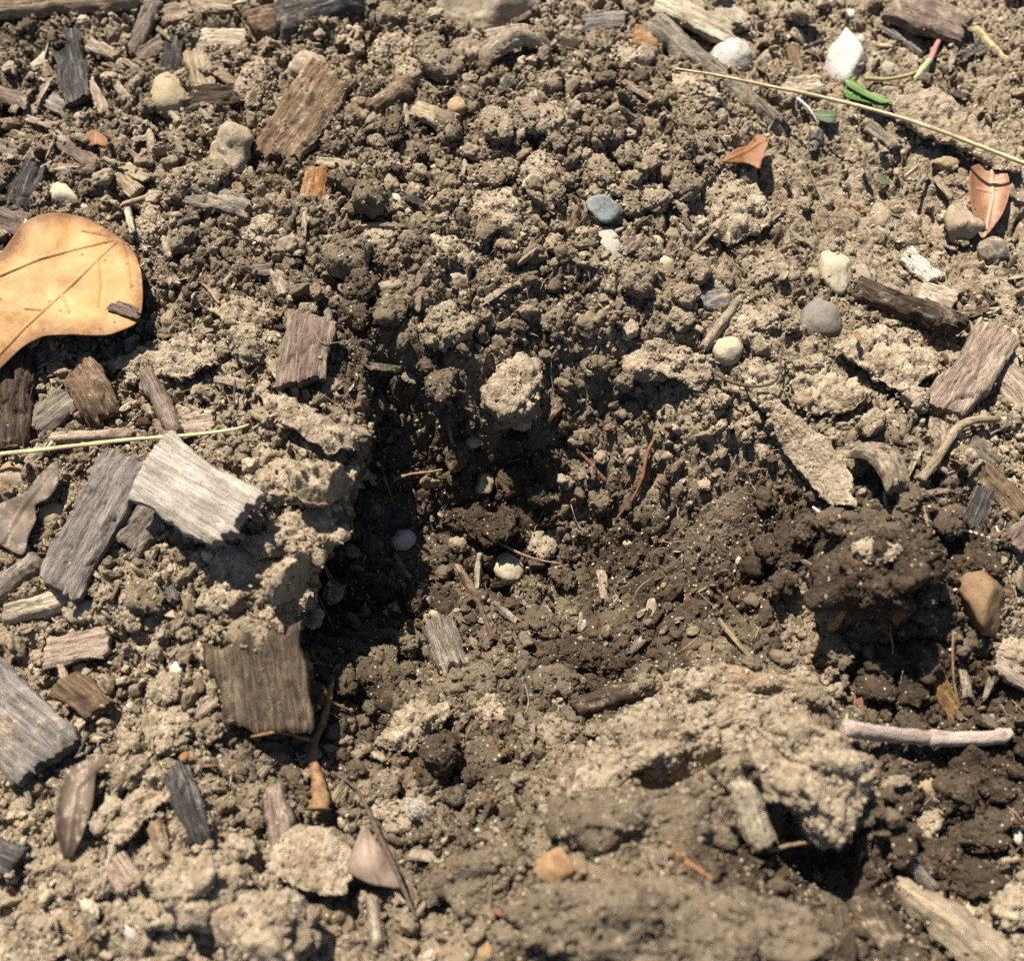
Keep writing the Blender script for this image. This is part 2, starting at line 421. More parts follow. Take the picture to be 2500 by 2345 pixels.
STONE = {
 'buff': ((0.30, 0.22, 0.12), (0.45, 0.35, 0.21), (0.55, 0.46, 0.31)),
 'cream': ((0.40, 0.32, 0.2), (0.56, 0.47, 0.32), (0.66, 0.58, 0.44)),
 'white': ((0.45, 0.40, 0.33), (0.66, 0.61, 0.53), (0.78, 0.75, 0.69)),
 'greytan': ((0.17, 0.135, 0.09), (0.31, 0.25, 0.17), (0.44, 0.37, 0.27)),
 'grey': ((0.16, 0.135, 0.105), (0.255, 0.22, 0.175), (0.34, 0.3, 0.245)),
 'blue': ((0.14, 0.155, 0.15), (0.27, 0.295, 0.28), (0.42, 0.45, 0.42)),
 'yellow': ((0.30, 0.18, 0.075), (0.46, 0.32, 0.16), (0.58, 0.46, 0.28)),
 'orange': ((0.25, 0.125, 0.055), (0.43, 0.25, 0.125), (0.56, 0.38, 0.22)),
 'red': ((0.15, 0.065, 0.035), (0.27, 0.13, 0.075), (0.38, 0.21, 0.13)),
 'rustbrown': ((0.11, 0.062, 0.028), (0.25, 0.15, 0.075), (0.38, 0.25, 0.14)),
 'pale': ((0.34, 0.29, 0.22), (0.48, 0.42, 0.34), (0.58, 0.53, 0.45)),
 'dark': ((0.035, 0.033, 0.034), (0.075, 0.07, 0.068), (0.14, 0.13, 0.12)),
 'pink': ((0.3, 0.17, 0.11), (0.45, 0.29, 0.2), (0.55, 0.4, 0.3)),
}
_stm = {}
def mat_stone(kind, dust):
    key = (kind, round(dust * 5) / 5)
    if key in _stm: return _stm[key]
    d, m, l = [tuple(x * 0.62 for x in q) for q in STONE[kind]]; dust = key[1]
    t = NT('stone_%s_%d' % (kind, dust * 10))
    p = t.shift(t.pos(), 3.0)
    a = t.noise(p, 150, 5, 0.65, 0.5); b = t.noise(p, 900, 4, 0.6); c = t.noise(p, 2600, 2, 0.5)
    v = t.math('ADD', t.math('MULTIPLY', a, 0.5), t.math('ADD', t.math('MULTIPLY', b, 0.32), t.math('MULTIPLY', c, 0.18)))
    col = t.ramp(v, [(0.33, d), (0.48, m), (0.66, l)])
    o = t.n('ShaderNodeTexVoronoi'); t.put(o.inputs['Vector'], p); o.inputs['Scale'].default_value = 700
    sep = t.n('ShaderNodeSeparateColor'); t.put(sep.inputs[0], o.outputs['Color'])
    g = t.math('MULTIPLY', t.math('LESS_THAN', o.outputs['Distance'], 0.28), t.math('GREATER_THAN', sep.outputs[0], 0.86))
    col = t.mix(t.math('MULTIPLY', g, 0.55), col, tuple(x * 0.55 for x in d))
    soil, _, _ = soil_colour(t, p, 0.05, 0.55)
    dn = t.math('ADD', t.math('MULTIPLY', t.noise(p, 260, 6, 0.72), 0.75), t.math('MULTIPLY', t.noise(p, 75, 2, 0.5), 0.35))
    th = 0.78 - 0.5 * dust
    dm = t.ramp(dn, [(max(0, th - 0.05), 0.0), (min(1, th + 0.09), 0.95)])
    col = t.mix(dm, col, soil)
    n = t.bump(t.math('ADD', b, t.math('MULTIPLY', a, 1.2)), 0.3, 0.0008)
    n = t.bump(dm, 0.5, 0.0005, n)
    _stm[key] = t.done(col, n, 0.75, 0.28)
    return _stm[key]

def mat_leaf(name, dark, mid, light, vein, spots=True, dust=0.0, trans=0.1, gloss=0.45, vmix=0.7):
    t = NT(name); p = t.pos()
    a = t.noise(p, 70, 4, 0.6, 0.4); b = t.noise(p, 480, 4, 0.65); c = t.noise(p, 2200, 2, 0.5)
    v = t.math('ADD', t.math('MULTIPLY', a, 0.6), t.math('ADD', t.math('MULTIPLY', b, 0.25), t.math('MULTIPLY', c, 0.15)))
    v = t.math('ADD', v, t.math('MULTIPLY', t.attr('edge'), -0.22))
    col = t.ramp(v, [(0.28, dark), (0.46, mid), (0.62, light)])
    if spots:
        w = t.n('ShaderNodeTexVoronoi'); t.put(w.inputs['Vector'], p); w.inputs['Scale'].default_value = 260
        sep = t.n('ShaderNodeSeparateColor'); t.put(sep.inputs[0], w.outputs['Color'])
        s = t.math('MULTIPLY', t.math('LESS_THAN', t.math('ADD', w.outputs['Distance'], t.math('MULTIPLY', b, 0.22)), 0.27), t.math('GREATER_THAN', sep.outputs[0], 0.80))
        col = t.mix(t.math('MULTIPLY', s, 0.6), col, tuple(x * 0.4 for x in dark))
    col = t.mix(t.math('MULTIPLY', t.attr('vein'), vmix), col, vein)
    if dust:
        soil, _, _ = soil_colour(t, p, 0.05, 0.6)
        dm = t.ramp(t.noise(p, 220, 6, 0.72), [(0.78 - 0.5 * dust, 0.0), (0.9 - 0.5 * dust, 0.95)])
        col = t.mix(dm, col, soil)
    cell = t.voro(p, 900, 'DISTANCE_TO_EDGE')
    n = t.bump(t.ramp(cell, [(0.0, 0.0), (0.15, 1.0)]), 0.12, 0.0004)
    n = t.bump(b, 0.2, 0.0006, n)
    m = t.done(col, n, gloss, 0.35)
    t.b.inputs['Subsurface Weight'].default_value = 0.0
    if trans:
        tr = t.n('ShaderNodeBsdfTranslucent'); t.put(tr.inputs['Color'], col)
        mx = t.n('ShaderNodeMixShader'); mx.inputs[0].default_value = trans
        out = t.t.nodes['Material Output']
        t.t.links.new(t.b.outputs[0], mx.inputs[1]); t.t.links.new(tr.outputs[0], mx.inputs[2]); t.t.links.new(mx.outputs[0], out.inputs['Surface'])
    return m

def mat_plain(name, c0, c1, scale=600, rough=0.7, spec=0.25, bump=0.3):
    t = NT(name); p = t.shift(t.pos(), 3.0)
    a = t.noise(p, scale, 5, 0.65)
    return t.done(t.ramp(a, [(0.33, c0), (0.66, c1)]), t.bump(a, bump, 0.0006), rough, spec)

# ------------------------------------------------------------------ things
LAB = {}
THINGS = []      # (object, photo x, y) for scattered labels
def link(name, me, mat=None, parent=None):
    o = bpy.data.objects.new(name, me); COL.objects.link(o)
    if mat is not None and me is not None:
        if not me.materials: me.materials.append(mat)
        elif me.materials[0] is not mat:
            o.material_slots[0].link = 'OBJECT'; o.material_slots[0].material = mat
    if parent is not None: o.parent = parent
    return o

def tag(o, label, cat, group=None, kind=None):
    if label: o['label'] = label
    if cat: o['category'] = cat
    if group: o['group'] = group
    if kind: o['kind'] = kind
    return o

def mesh(name, V, F, smooth=True):
    me = bpy.data.meshes.new(name)
    me.from_pydata([tuple(v) for v in V], [], F)
    if smooth: me.polygons.foreach_set('use_smooth', [True] * len(me.polygons))
    me.update(); return me

def mesh_np(name, V, Q, smooth=True):
    """V (n,3), Q (m,k) all faces of one size"""
    me = bpy.data.meshes.new(name); V = np.asarray(V, np.float32); Q = np.asarray(Q, np.int32); k = Q.shape[1]
    me.vertices.add(len(V)); me.vertices.foreach_set('co', V.ravel())
    me.loops.add(Q.size); me.loops.foreach_set('vertex_index', Q.ravel())
    me.polygons.add(len(Q)); me.polygons.foreach_set('loop_start', np.arange(0, Q.size, k, dtype=np.int32))
    me.update(calc_edges=True)
    if smooth: me.polygons.foreach_set('use_smooth', np.ones(len(Q), bool))
    return me

_ico = {}
def ico(n):
    if n not in _ico:
        bm = bmesh.new(); bmesh.ops.create_icosphere(bm, subdivisions=n, radius=1)
        bm.verts.ensure_lookup_table()
        _ico[n] = (np.array([v.co[:] for v in bm.verts]), np.array([[v.index for v in f.verts] for f in bm.faces]))
        bm.free()
    return _ico[n]

def cap_poly(poly, z, shrink=0.9):
    """remember the underside of a thing (world polygon) so that soil stays under it"""
    poly = np.asarray(poly)[:, :2]; c = poly.mean(0); poly = c + (poly - c) * shrink
    x0, y0 = poly.min(0); x1, y1 = poly.max(0)
    i0, i1 = np.searchsorted(XS, [x0, x1]); j0, j1 = np.searchsorted(YS, [y0, y1])
    if i1 <= i0 or j1 <= j0: return
    X, Y = GX[j0:j1, i0:i1], GY[j0:j1, i0:i1]
    ins = np.zeros(X.shape, bool)
    n = len(poly)
    for a in range(n):
        (xa, ya), (xb, yb) = poly[a], poly[(a + 1) % n]
        with np.errstate(divide='ignore', invalid='ignore'):
            cr = ((ya > Y) != (yb > Y)) & (X < (xb - xa) * (Y - ya) / (yb - ya + 1e-12) + xa)
        ins ^= cr
    zz = z(X, Y) if callable(z) else z
    sub = ZCAP[j0:j1, i0:i1]
    sub[ins] = np.minimum(sub, zz)[ins]

GRAINS = []     # soil grains lying on things: rows x, y, z, size

def drift(pt, pb, out, per_m):
    """soil crumbs banked against the foot of a thing, in uneven drifts"""
    n = len(pt); per = np.linalg.norm(np.diff(pt, axis=0), axis=1).sum()
    ph = rng.uniform(0, 99)
    for _ in range(int(per * per_m * 1.6)):
        i = int(rng.integers(0, n))
        if vnoise2(np.array([pt[i, 0] * 140 + ph]), np.array([pt[i, 1] * 140.]), 9)[0] < rng.uniform(-.5, .35): continue
        s_ = float(0.0007 + 0.0026 * rng.random() ** 2)
        g_ = float(gsample(GROUND0, pt[i, 0], pt[i, 1]))
        t_ = rng.random() ** .8; q = pt[i] * t_ + pb[i] * (1 - t_) + out[i] * s_ * rng.uniform(-.7, .5)
        if q[2] - g_ > 0.006: continue
        GRAINS.append((q[0], q[1], q[2], s_, float(gsample(WETG, q[0], q[1]))))

def chip(label, p0, p1, w, kind='brown', dust=0.3, th=3.0, lift=(2.0, 2.0), roll=0.0, w1=None, jag=(0.5, 0.5), bow=0.0, cup=0.0, name='wood_chip', cat='wood chip', group=None, round_=0.25, ridge=1.0, seed=None, bark=False, lump=0.4):
    """a splinter of wood: grain runs p0 -> p1 (photo px), w px wide, th mm thick, lift mm above the soil at each end"""
    sd = seed if seed is not None else int(rng.integers(1, 9999))
    lf = lambda v: v * MM
    A = on_ground(p0[0], p0[1], lf(lift[0])); B = on_ground(p1[0], p1[1], lf(lift[1]))
    v = B - A; L = np.linalg.norm(v); v = v / L
    s = np.cross(v, [0, 0, 1.0]); s /= np.linalg.norm(s)
    up = np.cross(s, v)
    cr, sr = math.cos(math.radians(roll)), math.sin(math.radians(roll))
    s, up = s * cr + up * sr, up * cr - s * sr
    C = (A + B) / 2
    W0 = w / px_size(C, s); W1 = (w if w1 is None else w1) / px_size(C, s)
    T = th * MM
    cell = max(0.00055, min(W0, L) / 26)
    if L * max(W0, W1) > 0.0005: cell = max(cell, 0.0007)
    nu = int(np.clip(max(W0, W1) / cell, 5, 44)); nv = int(np.clip(L / cell, 6, 64))
    u = np.linspace(-1, 1, nu + 1); vv = np.linspace(0, 1, nv + 1)
    U, Vv = np.meshgrid(u, vv)
    um = U * max(W0, W1) / 2
    # ragged ends: every strand of the grain breaks at its own length
    def strand(u, k):
        m_ = u * max(W0, W1) / 2; m_ = m_ + 0.0006 * vnoise2(m_ / 0.002 + k, np.zeros_like(u), sd); z_ = np.zeros_like(u) + sd
        m_ = m_ * (1 + .4 * vnoise2(m_ / 0.009 + k, z_, sd + 3))
        return 0.8 * (_h(np.floor(m_ / 0.0011 + k), z_, z_, sd + 1) ** 4 - .2) + 0.6 * (_h(np.floor(m_ / 0.0046 + k), z_, z_, sd + 2) ** 2 - .35) + 0.5 * vnoise2(m_ / 0.009 + k, z_, sd + 2)
    e0 = strand(U, 3.1) * jag[0] * 0.0032; e1 = strand(U, 77.7) * jag[1] * 0.0034
    gk = np.random.default_rng(sd); e0 = e0 + U * gk.uniform(-.3, .3) * W0 * .5; e1 = e1 + U * gk.uniform(-.3, .3) * W1 * .5
    sgn = np.sign(U) * 3 + sd
    side_m = 0.0008 * vnoise2(Vv * L / 0.006 + 5, sgn, sd + 3) + 0.0003 * vnoise2(Vv * L / 0.0017, sgn, sd + 4)
    wide = 1 + 0.10 * vnoise2(Vv * L / 0.016 + 8, sgn, sd + 9)
    along = Vv * L + e0 * (1 - Vv) ** 1.5 + e1 * Vv ** 1.5
    halfw = (W0 * (1 - Vv) + W1 * Vv) / 2
    across = U * halfw * (1 + (wide - 1) * np.abs(U)) + np.sign(U) * side_m * np.abs(U) ** 2 * np.minimum(1, halfw / 0.004) + 0.05 * max(W0, W1) * vnoise2(Vv * L / 0.02, np.zeros_like(Vv) + sd, sd + 11)
    gr = (vnoise2(um / 0.0011 + sd, along / 0.012, sd + 5) * 0.8 + vnoise2(um / 0.0042 + sd, along / 0.016, sd + 6)) * 0.0003 * ridge
    if not bark:
        st = worley2(um / 0.003 + sd + 0.25 * vnoise2(along / .004, um / .004, sd), along / 0.018, sd + 7)
        gr = gr + (st[2] - 0.5) * 0.0009 * ridge * min(1, T / 0.002) - 0.0006 * ridge * (1 - sstep(0, 0.12, st[1] - st[0]))
    gr = gr + dust * (0.0007 * fbm2(across / 0.0028 + sd, along / 0.0028, sd + 12, 3, .65) + 0.0009 * fbm2(across / 0.009, along / 0.009 + sd, sd + 13, 2)) * min(1, T / 0.003)
    gr = gr + lump * 0.0012 * fbm2(um / 0.007 + sd, along / 0.009, sd + 8, 3)
    rnd = round_ * T * (1 - np.sqrt(np.clip(1 - np.abs(U) ** 3, 0, 1))) + 0.4 * round_ * T * np.clip(np.abs(Vv * 2 - 1) - 0.9, 0, 1) * 10
    bend = bow * MM * (1 - (2 * Vv - 1) ** 2) + cup * MM * U ** 2
    top = T / 2 + gr - rnd + bend
    fade = 0.25 + 0.75 * (1 - np.clip((np.abs(U) - 0.8) / 0.2, 0, 1))
    bot = -T / 2 * (0.55 + 0.45 * fade) + bend
    P = A[None, None] + along[..., None] * v + across[..., None] * s
    Pt = P + top[..., None] * up; Pb = P + bot[..., None] * up
    V = []; F = []; UV = []
    def add(G, su, sv):
        b = len(V); r, c = G.shape[:2]
        for j in range(r):
            for i in range(c): V.append(G[j, i]); UV.append((su[j, i], sv[j, i]))
        return b
    b = add(Pt, across, along)
    w_ = nu + 1
    F += [(b + j * w_ + i, b + j * w_ + i + 1, b + (j + 1) * w_ + i + 1, b + (j + 1) * w_ + i) for j in range(nv) for i in range(nu)]
    ku = np.unique(np.linspace(0, nu, max(2, nu // 4) + 1).astype(int))
    b = add(Pb[:, ku], across[:, ku], along[:, ku]); c_ = len(ku)
    F += [(b + j * c_ + i, b + (j + 1) * c_ + i, b + (j + 1) * c_ + i + 1, b + j * c_ + i + 1) for j in range(nv) for i in range(c_ - 1)]
    # side walls, split from the faces so that edges stay crisp, with a rough middle row
    ring = [(j, 0) for j in range(nv + 1)] + [(nv, i) for i in range(1, nu + 1)] + [(j, nu) for j in range(nv - 1, -1, -1)] + [(0, i) for i in range(nu - 1, 0, -1)]
    R = np.array(ring); n = len(R)
    pt = Pt[R[:, 0], R[:, 1]]; pb = Pb[R[:, 0], R[:, 1]]
    cen = P.reshape(-1, 3).mean(0)
    out = pt - cen; out -= (out @ up)[:, None] * up[None]; out /= np.linalg.norm(out, axis=1)[:, None] + 1e-9
    md = (pt + pb) / 2 + out * (0.0005 * (0.4 + rng.random(n)))[:, None] * min(1.0, T / 0.003)
    b0 = len(V)
    for q, row in enumerate((pt, md, pb)):
        for k2 in range(n): V.append(row[k2]); UV.append((across[R[k2, 0], R[k2, 1]] + q * T / 2, along[R[k2, 0], R[k2, 1]]))
    for q in range(2):
        for k2 in range(n):
            k3 = (k2 + 1) % n
            F.append((b0 + q * n + k2, b0 + q * n + k3, b0 + (q + 1) * n + k3, b0 + (q + 1) * n + k2))
    V = np.array(V); base = A.copy(); base[2] = V[:, 2].min()
    me = mesh_np(name, V - C, np.array(F))
    ul = me.uv_layers.new(name='grain')
    li = np.empty(len(me.loops), np.int32); me.loops.foreach_get('vertex_index', li)
    ul.data.foreach_set('uv', np.array(UV, np.float32)[li].ravel())
    o = link(name, me, mat_wood(kind, dust)); o.location = C
    tag(o, label, cat, group)
    zc = lambda X, Y: (A + (v * (((np.stack([X, Y], -1) - A[:2]) @ v[:2]) / max(1e-6, v[:2] @ v[:2]))[..., None]))[..., 2] - T * 0.35
    hw0, hw1 = W0 / 2, W1 / 2
    cap_poly([A - s * hw0, A + s * hw0, B + s * hw1, B - s * hw1], zc)
    ng = int(dust ** 1.5 * 0.35e6 * L * max(W0, W1))
    for _ in range(ng):
        j, i = int(rng.integers(0, nv + 1)), int(rng.integers(0, nu + 1))
        if vnoise2(np.array([P[j, i, 0] * 260.]), np.array([P[j, i, 1] * 260.]), 7)[0] > 0.45 - dust * 1.1:
            s_ = float(0.0004 + 0.0013 * rng.random() ** 2.5); q = Pt[j, i] + rng.normal(0, 0.0003, 3) - up * s_ * .3; GRAINS.append((*q, s_))
    drift(pt, pb, out, 620 * (0.5 + dust))
    q = project(C); o_px = (float(q[0]), float(q[1]))
    THINGS.append((o, *o_px))
    return o

def pebble(label, px, py, rx, ry, kind='buff', ang=0.0, dust=0.2, flat=0.75, sit=0.35, facets=0, rough=0.13, lift=0.0, name='pebble', cat='pebble', group=None, n=None, taper=0.0, tilt=0.0, seed=None):
    sd = seed if seed is not None else int(rng.integers(1, 9999))
    if n is None: n = 4 if max(rx, ry) > 26 else 3
    dust = min(.8, dust * 1.3 + .14)
    D, Fc = ico(n)
    D = D.copy()
    r = np.ones(len(D))
    if facets:
        g = np.random.default_rng(sd); N = g.normal(size=(facets, 3)); N /= np.linalg.norm(N, axis=1)[:, None]
        dd = 0.5 + 0.32 * g.random(facets)
        q = dd[None] / np.clip(D @ N.T, 1e-3, None); q[(D @ N.T) < 1e-3] = 9
        r = -np.log(np.exp(-q * 34).sum(1) + math.exp(-34 * 1.05)) / 34
    r = r * (1 + max(rough, .09) * 1.6 * fbm3(D * 1.4 + sd, sd, 3) + rough * 0.6 * fbm3(D * 5 + sd, sd + 4, 4, .6))
    V = D * r[:, None]
    V /= np.abs(V[:, :2]).max(0).mean()
    if taper: V[:, 1:] *= (1 + taper * V[:, :1])
    p = on_ground(px, py, lift * MM)
    a = px_dir(ang); bq = np.array([-a[1], a[0], 0])
    sx, sy = rx / px_size(p, a), ry / px_size(p, bq)
    sz = flat * min(sx, sy)
    M = np.stack([a * sx, bq * sy, np.array([0, 0, 1.0]) * sz], 1)
    V = V @ M.T
    if tilt:
        R = np.array(Matrix.Rotation(math.radians(tilt), 3, Vector(a))); V = V @ R.T
    c = on_ground(px, py, lift * MM + sz * (1 - 2 * sit))
    me = mesh_np(name, V, Fc)
    o = link(name, me, mat_stone(kind, dust)); o.location = c
    tag(o, label, cat, group)
    th = np.linspace(0, 2 * math.pi, 14)[:-1]
    cap_poly([c + a * sx * math.cos(q) + bq * sy * math.sin(q) for q in th], c[2] - 0.2 * sz, 0.75)
    th = np.linspace(0, 2 * math.pi, 60); o_ = np.cos(th)[:, None] * a + np.sin(th)[:, None] * bq
    r_ = np.cos(th)[:, None] * a * sx + np.sin(th)[:, None] * bq * sy
    drift(c + r_ * .9 + [0, 0, sz * .35], c + r_ * .95 - [0, 0, sz * .3], o_, 520)
    THINGS.append((o, px, py))
    return o

_clod_shapes = {}
def clod_shape(sd, n, craggy=1.0):
    key = (sd, n, craggy)
    if key not in _clod_shapes:
        D, Fc = ico(n)
        gg = np.random.default_rng(sd + 17)
        q = D + 0.35 * np.stack([fbm3(D * 1.3 + 3, sd, 2), fbm3(D * 1.3 + 17, sd + 1, 2), fbm3(D * 1.3 + 31, sd + 2, 2)], 1)
        K = int(gg.integers(10, 22)); cc = gg.normal(size=(K, 3)); cc /= np.linalg.norm(cc, axis=1)[:, None]; cc *= gg.uniform(.25, .85, (K, 1)) * [1, gg.uniform(.65, 1), gg.uniform(.6, 1)]
        rr = gg.uniform(.22, .52, K)
        qd = q / np.linalg.norm(q, axis=1)[:, None]
        bq = qd @ cc.T; disc = bq ** 2 - ((cc ** 2).sum(1) - rr ** 2)[None]
        hit = np.where(disc > 0, bq + np.sqrt(np.clip(disc, 0, None)), 0)
        agg = np.maximum(hit.max(1), .42)
        r = 0.25 + 0.75 * agg + 0.3 * fbm3(q * 1.2 + sd, sd, 3)
        w1 = worley3(q * 1.9 + sd, sd + 5); r = r + craggy * 0.24 * (0.55 - w1)
        w2 = worley3(q * 4.3 + sd, sd + 6); r = r + craggy * 0.12 * (0.5 - w2)
        if n >= 4:
            w3 = worley3(q * 9.5 + sd, sd + 7); r = r + craggy * 0.06 * (0.5 - w3)
        if n >= 5:
            w4 = worley3(q * 21 + sd, sd + 8); r = r + craggy * 0.03 * (0.5 - w4)
        r = r + 0.07 * craggy * fbm3(q * 9, sd + 9, 3, .65)
        V = D * np.clip(r, 0.3, 2)[:, None]
        V /= np.abs(V).max(0)
        _clod_shapes[key] = (V, Fc)
    return _clod_shapes[key]

_clod_mesh = {}
def clod(label, px, py, rx, ry, wet=None, tint=0.5, ang=0.0, flat=0.7, sit=0.4, n=None, craggy=1.0, lift=0.0, seed=None, group='larger clods of soil', tilt=0.0, grains=1.0, share=False, name='soil_clod', cat='soil clod'):
    sd = seed if seed is not None else int(rng.integers(1, 9999))
    big = max(rx, ry)
    if n is None: n = 5 if big > 62 else (4 if big > 30 else 3)
    if share: sd = sd % 16
    V, Fc = clod_shape(sd, n, craggy)
    p = on_ground(px, py, lift * MM)
    a = px_dir(ang); b = np.array([-a[1], a[0], 0])
    sx, sy = rx / px_size(p, a), ry / px_size(p, b)
    sz = flat * min(sx, sy)
    if wet is None: wet = float(gsample(WETG, p[0], p[1]))
    if big > 95:
        V, Fc = clod_shape(sd, n, 0.35 * craggy)
    c = on_ground(px, py, lift * MM + sz * (1 - 2 * sit))
    if share:
        if (sd, n) not in _clod_mesh: _clod_mesh[(sd, n)] = mesh_np(name, V, Fc)
        o = link(name, _clod_mesh[(sd, n)], mat_clod(wet, tint))
        o.location = c; o.scale = (sx, sy, sz); o.rotation_euler = (0, 0, math.atan2(a[1], a[0]))
        W = V * [sx, sy, sz]; W = W[:, :1] * a + W[:, 1:2] * b + W[:, 2:] * [0, 0, 1]
    else:
        W = V * [sx, sy, sz]; W = W[:, :1] * a + W[:, 1:2] * b + W[:, 2:] * [0, 0, 1]
        if tilt:
            W = W @ np.array(Matrix.Rotation(math.radians(tilt), 3, Vector(a))).T
        if big > 95:
            nn = W / np.array([sx, sy, sz]).max(); nn = np.stack([(W @ a) / sx ** 2, (W @ b) / sy ** 2, W[:, 2] / sz ** 2], 1); nn = nn[:, :1] * a + nn[:, 1:2] * b + nn[:, 2:] * [0, 0, 1]
            nn /= np.linalg.norm(nn, axis=1)[:, None] + 1e-9
            X_ = W + 0.002 * np.stack([fbm3(W * 180 + 3, sd, 2), fbm3(W * 180 + 40, sd, 2), fbm3(W * 180 + 90, sd, 2)], 1)
            dp = 0.004 * fbm3(X_ * 55 + sd, sd + 1, 3)
            for lam_, am_ in ((0.014, 0.0075), (0.0065, 0.0036), (0.003, 0.0016)):
                dp = dp + am_ * (0.5 - worley3(X_ / lam_ + sd, sd + int(lam_ * 9e3)))
            W = W + nn * (dp + 0.0008 * fbm3(W * 900, sd + 2, 3, .65))[:, None]
        o = link(name, mesh_np(name, W, Fc), mat_clod(wet, tint)); o.location = c
    tag(o, label, cat, group)
    th = np.linspace(0, 2 * math.pi, 14)[:-1]
    cap_poly([c + a * sx * math.cos(q) + b * sy * math.sin(q) for q in th], c[2] - 0.1 * sz, 0.7)
    if grains:
        k = int(grains * 3.2e6 * sx * sy)
        idx = np.nonzero(W[:, 2] > -0.2 * sz)[0]
        for i in rng.choice(idx, min(k, 4000)):
            d = W[i] / (np.linalg.norm(W[i]) + 1e-9)
            s_ = 0.0005 + 0.0022 * rng.random() ** 2.5
            g_ = c + W[i] + rng.normal(0, 0.00025, 3) - d * s_ * 0.2
            GRAINS.append((*g_, s_, wet))
    THINGS.append((o, px, py))
    return o

def tube_mesh(name, P, R, sides=8, rough=0.12, flat=1.0, sd=1, sub=6):
    """a tube along world points P with radii R (smoothed), uneven like a stem"""
    P = np.asarray(P, float); R = np.asarray(R, float)
    t = np.linspace(0, len(P) - 1, (len(P) - 1) * sub + 1)
    i = np.clip(t.astype(int), 0, len(P) - 2); f = (t - i)[:, None]
    p0 = P[np.maximum(i - 1, 0)]; p1 = P[i]; p2 = P[i + 1]; p3 = P[np.minimum(i + 2, len(P) - 1)]
    Q = 0.5 * (2 * p1 + (p2 - p0) * f + (2 * p0 - 5 * p1 + 4 * p2 - p3) * f ** 2 + (3 * p1 - p0 - 3 * p2 + p3) * f ** 3)
    r = R[i] * (1 - f[:, 0]) + R[i + 1] * f[:, 0]
    T = np.gradient(Q, axis=0); T /= np.linalg.norm(T, axis=1)[:, None] + 1e-12
    ref = np.array([0, 0, 1.0]); V = []; UV = []; ln = 0
    for k in range(len(Q)):
        a = np.cross(T[k], ref); a /= np.linalg.norm(a) + 1e-9; b = np.cross(a, T[k])
        if k: ln += np.linalg.norm(Q[k] - Q[k - 1])
        for q in range(sides):
            th = 2 * math.pi * q / sides
            rr = r[k] * (1 + rough * float(_h(np.array([k * 1.0]), np.array([q * 1.0]), np.array([0.]), sd)[0] * 2 - 1))
            V.append(Q[k] + a * rr * math.cos(th) + b * rr * math.sin(th) * flat); UV.append((rr * th, ln))
    n = len(Q)
    F = [(k * sides + q, k * sides + (q + 1) % sides, (k + 1) * sides + (q + 1) % sides, (k + 1) * sides + q) for k in range(n - 1) for q in range(sides)]
    F += [tuple(range(sides))[::-1], tuple((n - 1) * sides + q for q in range(sides))]
    me = mesh(name, V, F)
    ul = me.uv_layers.new(name='grain')
    for lp in me.loops: ul.data[lp.index].uv = UV[lp.vertex_index]
    return me, V

def stem_points(pts):
    """pts rows: photo x, y, lift mm -> world"""
    return [on_ground(p[0], p[1], (p[2] if len(p) > 2 else 1.0) * MM) for p in pts]

def stem(label, pts, wpx, mat, name='twig', cat='twig', sides=8, rough=0.12, flat=1.0, group=None, parent=None):
    P = stem_points(pts); sc = px_size(P[0], np.array([1., 0, 0]))
    wl = wpx if isinstance(wpx, (list, tuple)) else [wpx] * len(P)
    me, V = tube_mesh(name, P, [w_ / 2 / sc for w_ in wl], sides, rough, flat, int(rng.integers(1, 999)))
    o = link(name, me, mat, parent)
    if parent is None:
        tag(o, label, cat, group); q = project(np.mean(P, 0)); THINGS.append((o, float(q[0]), float(q[1])))
    return o

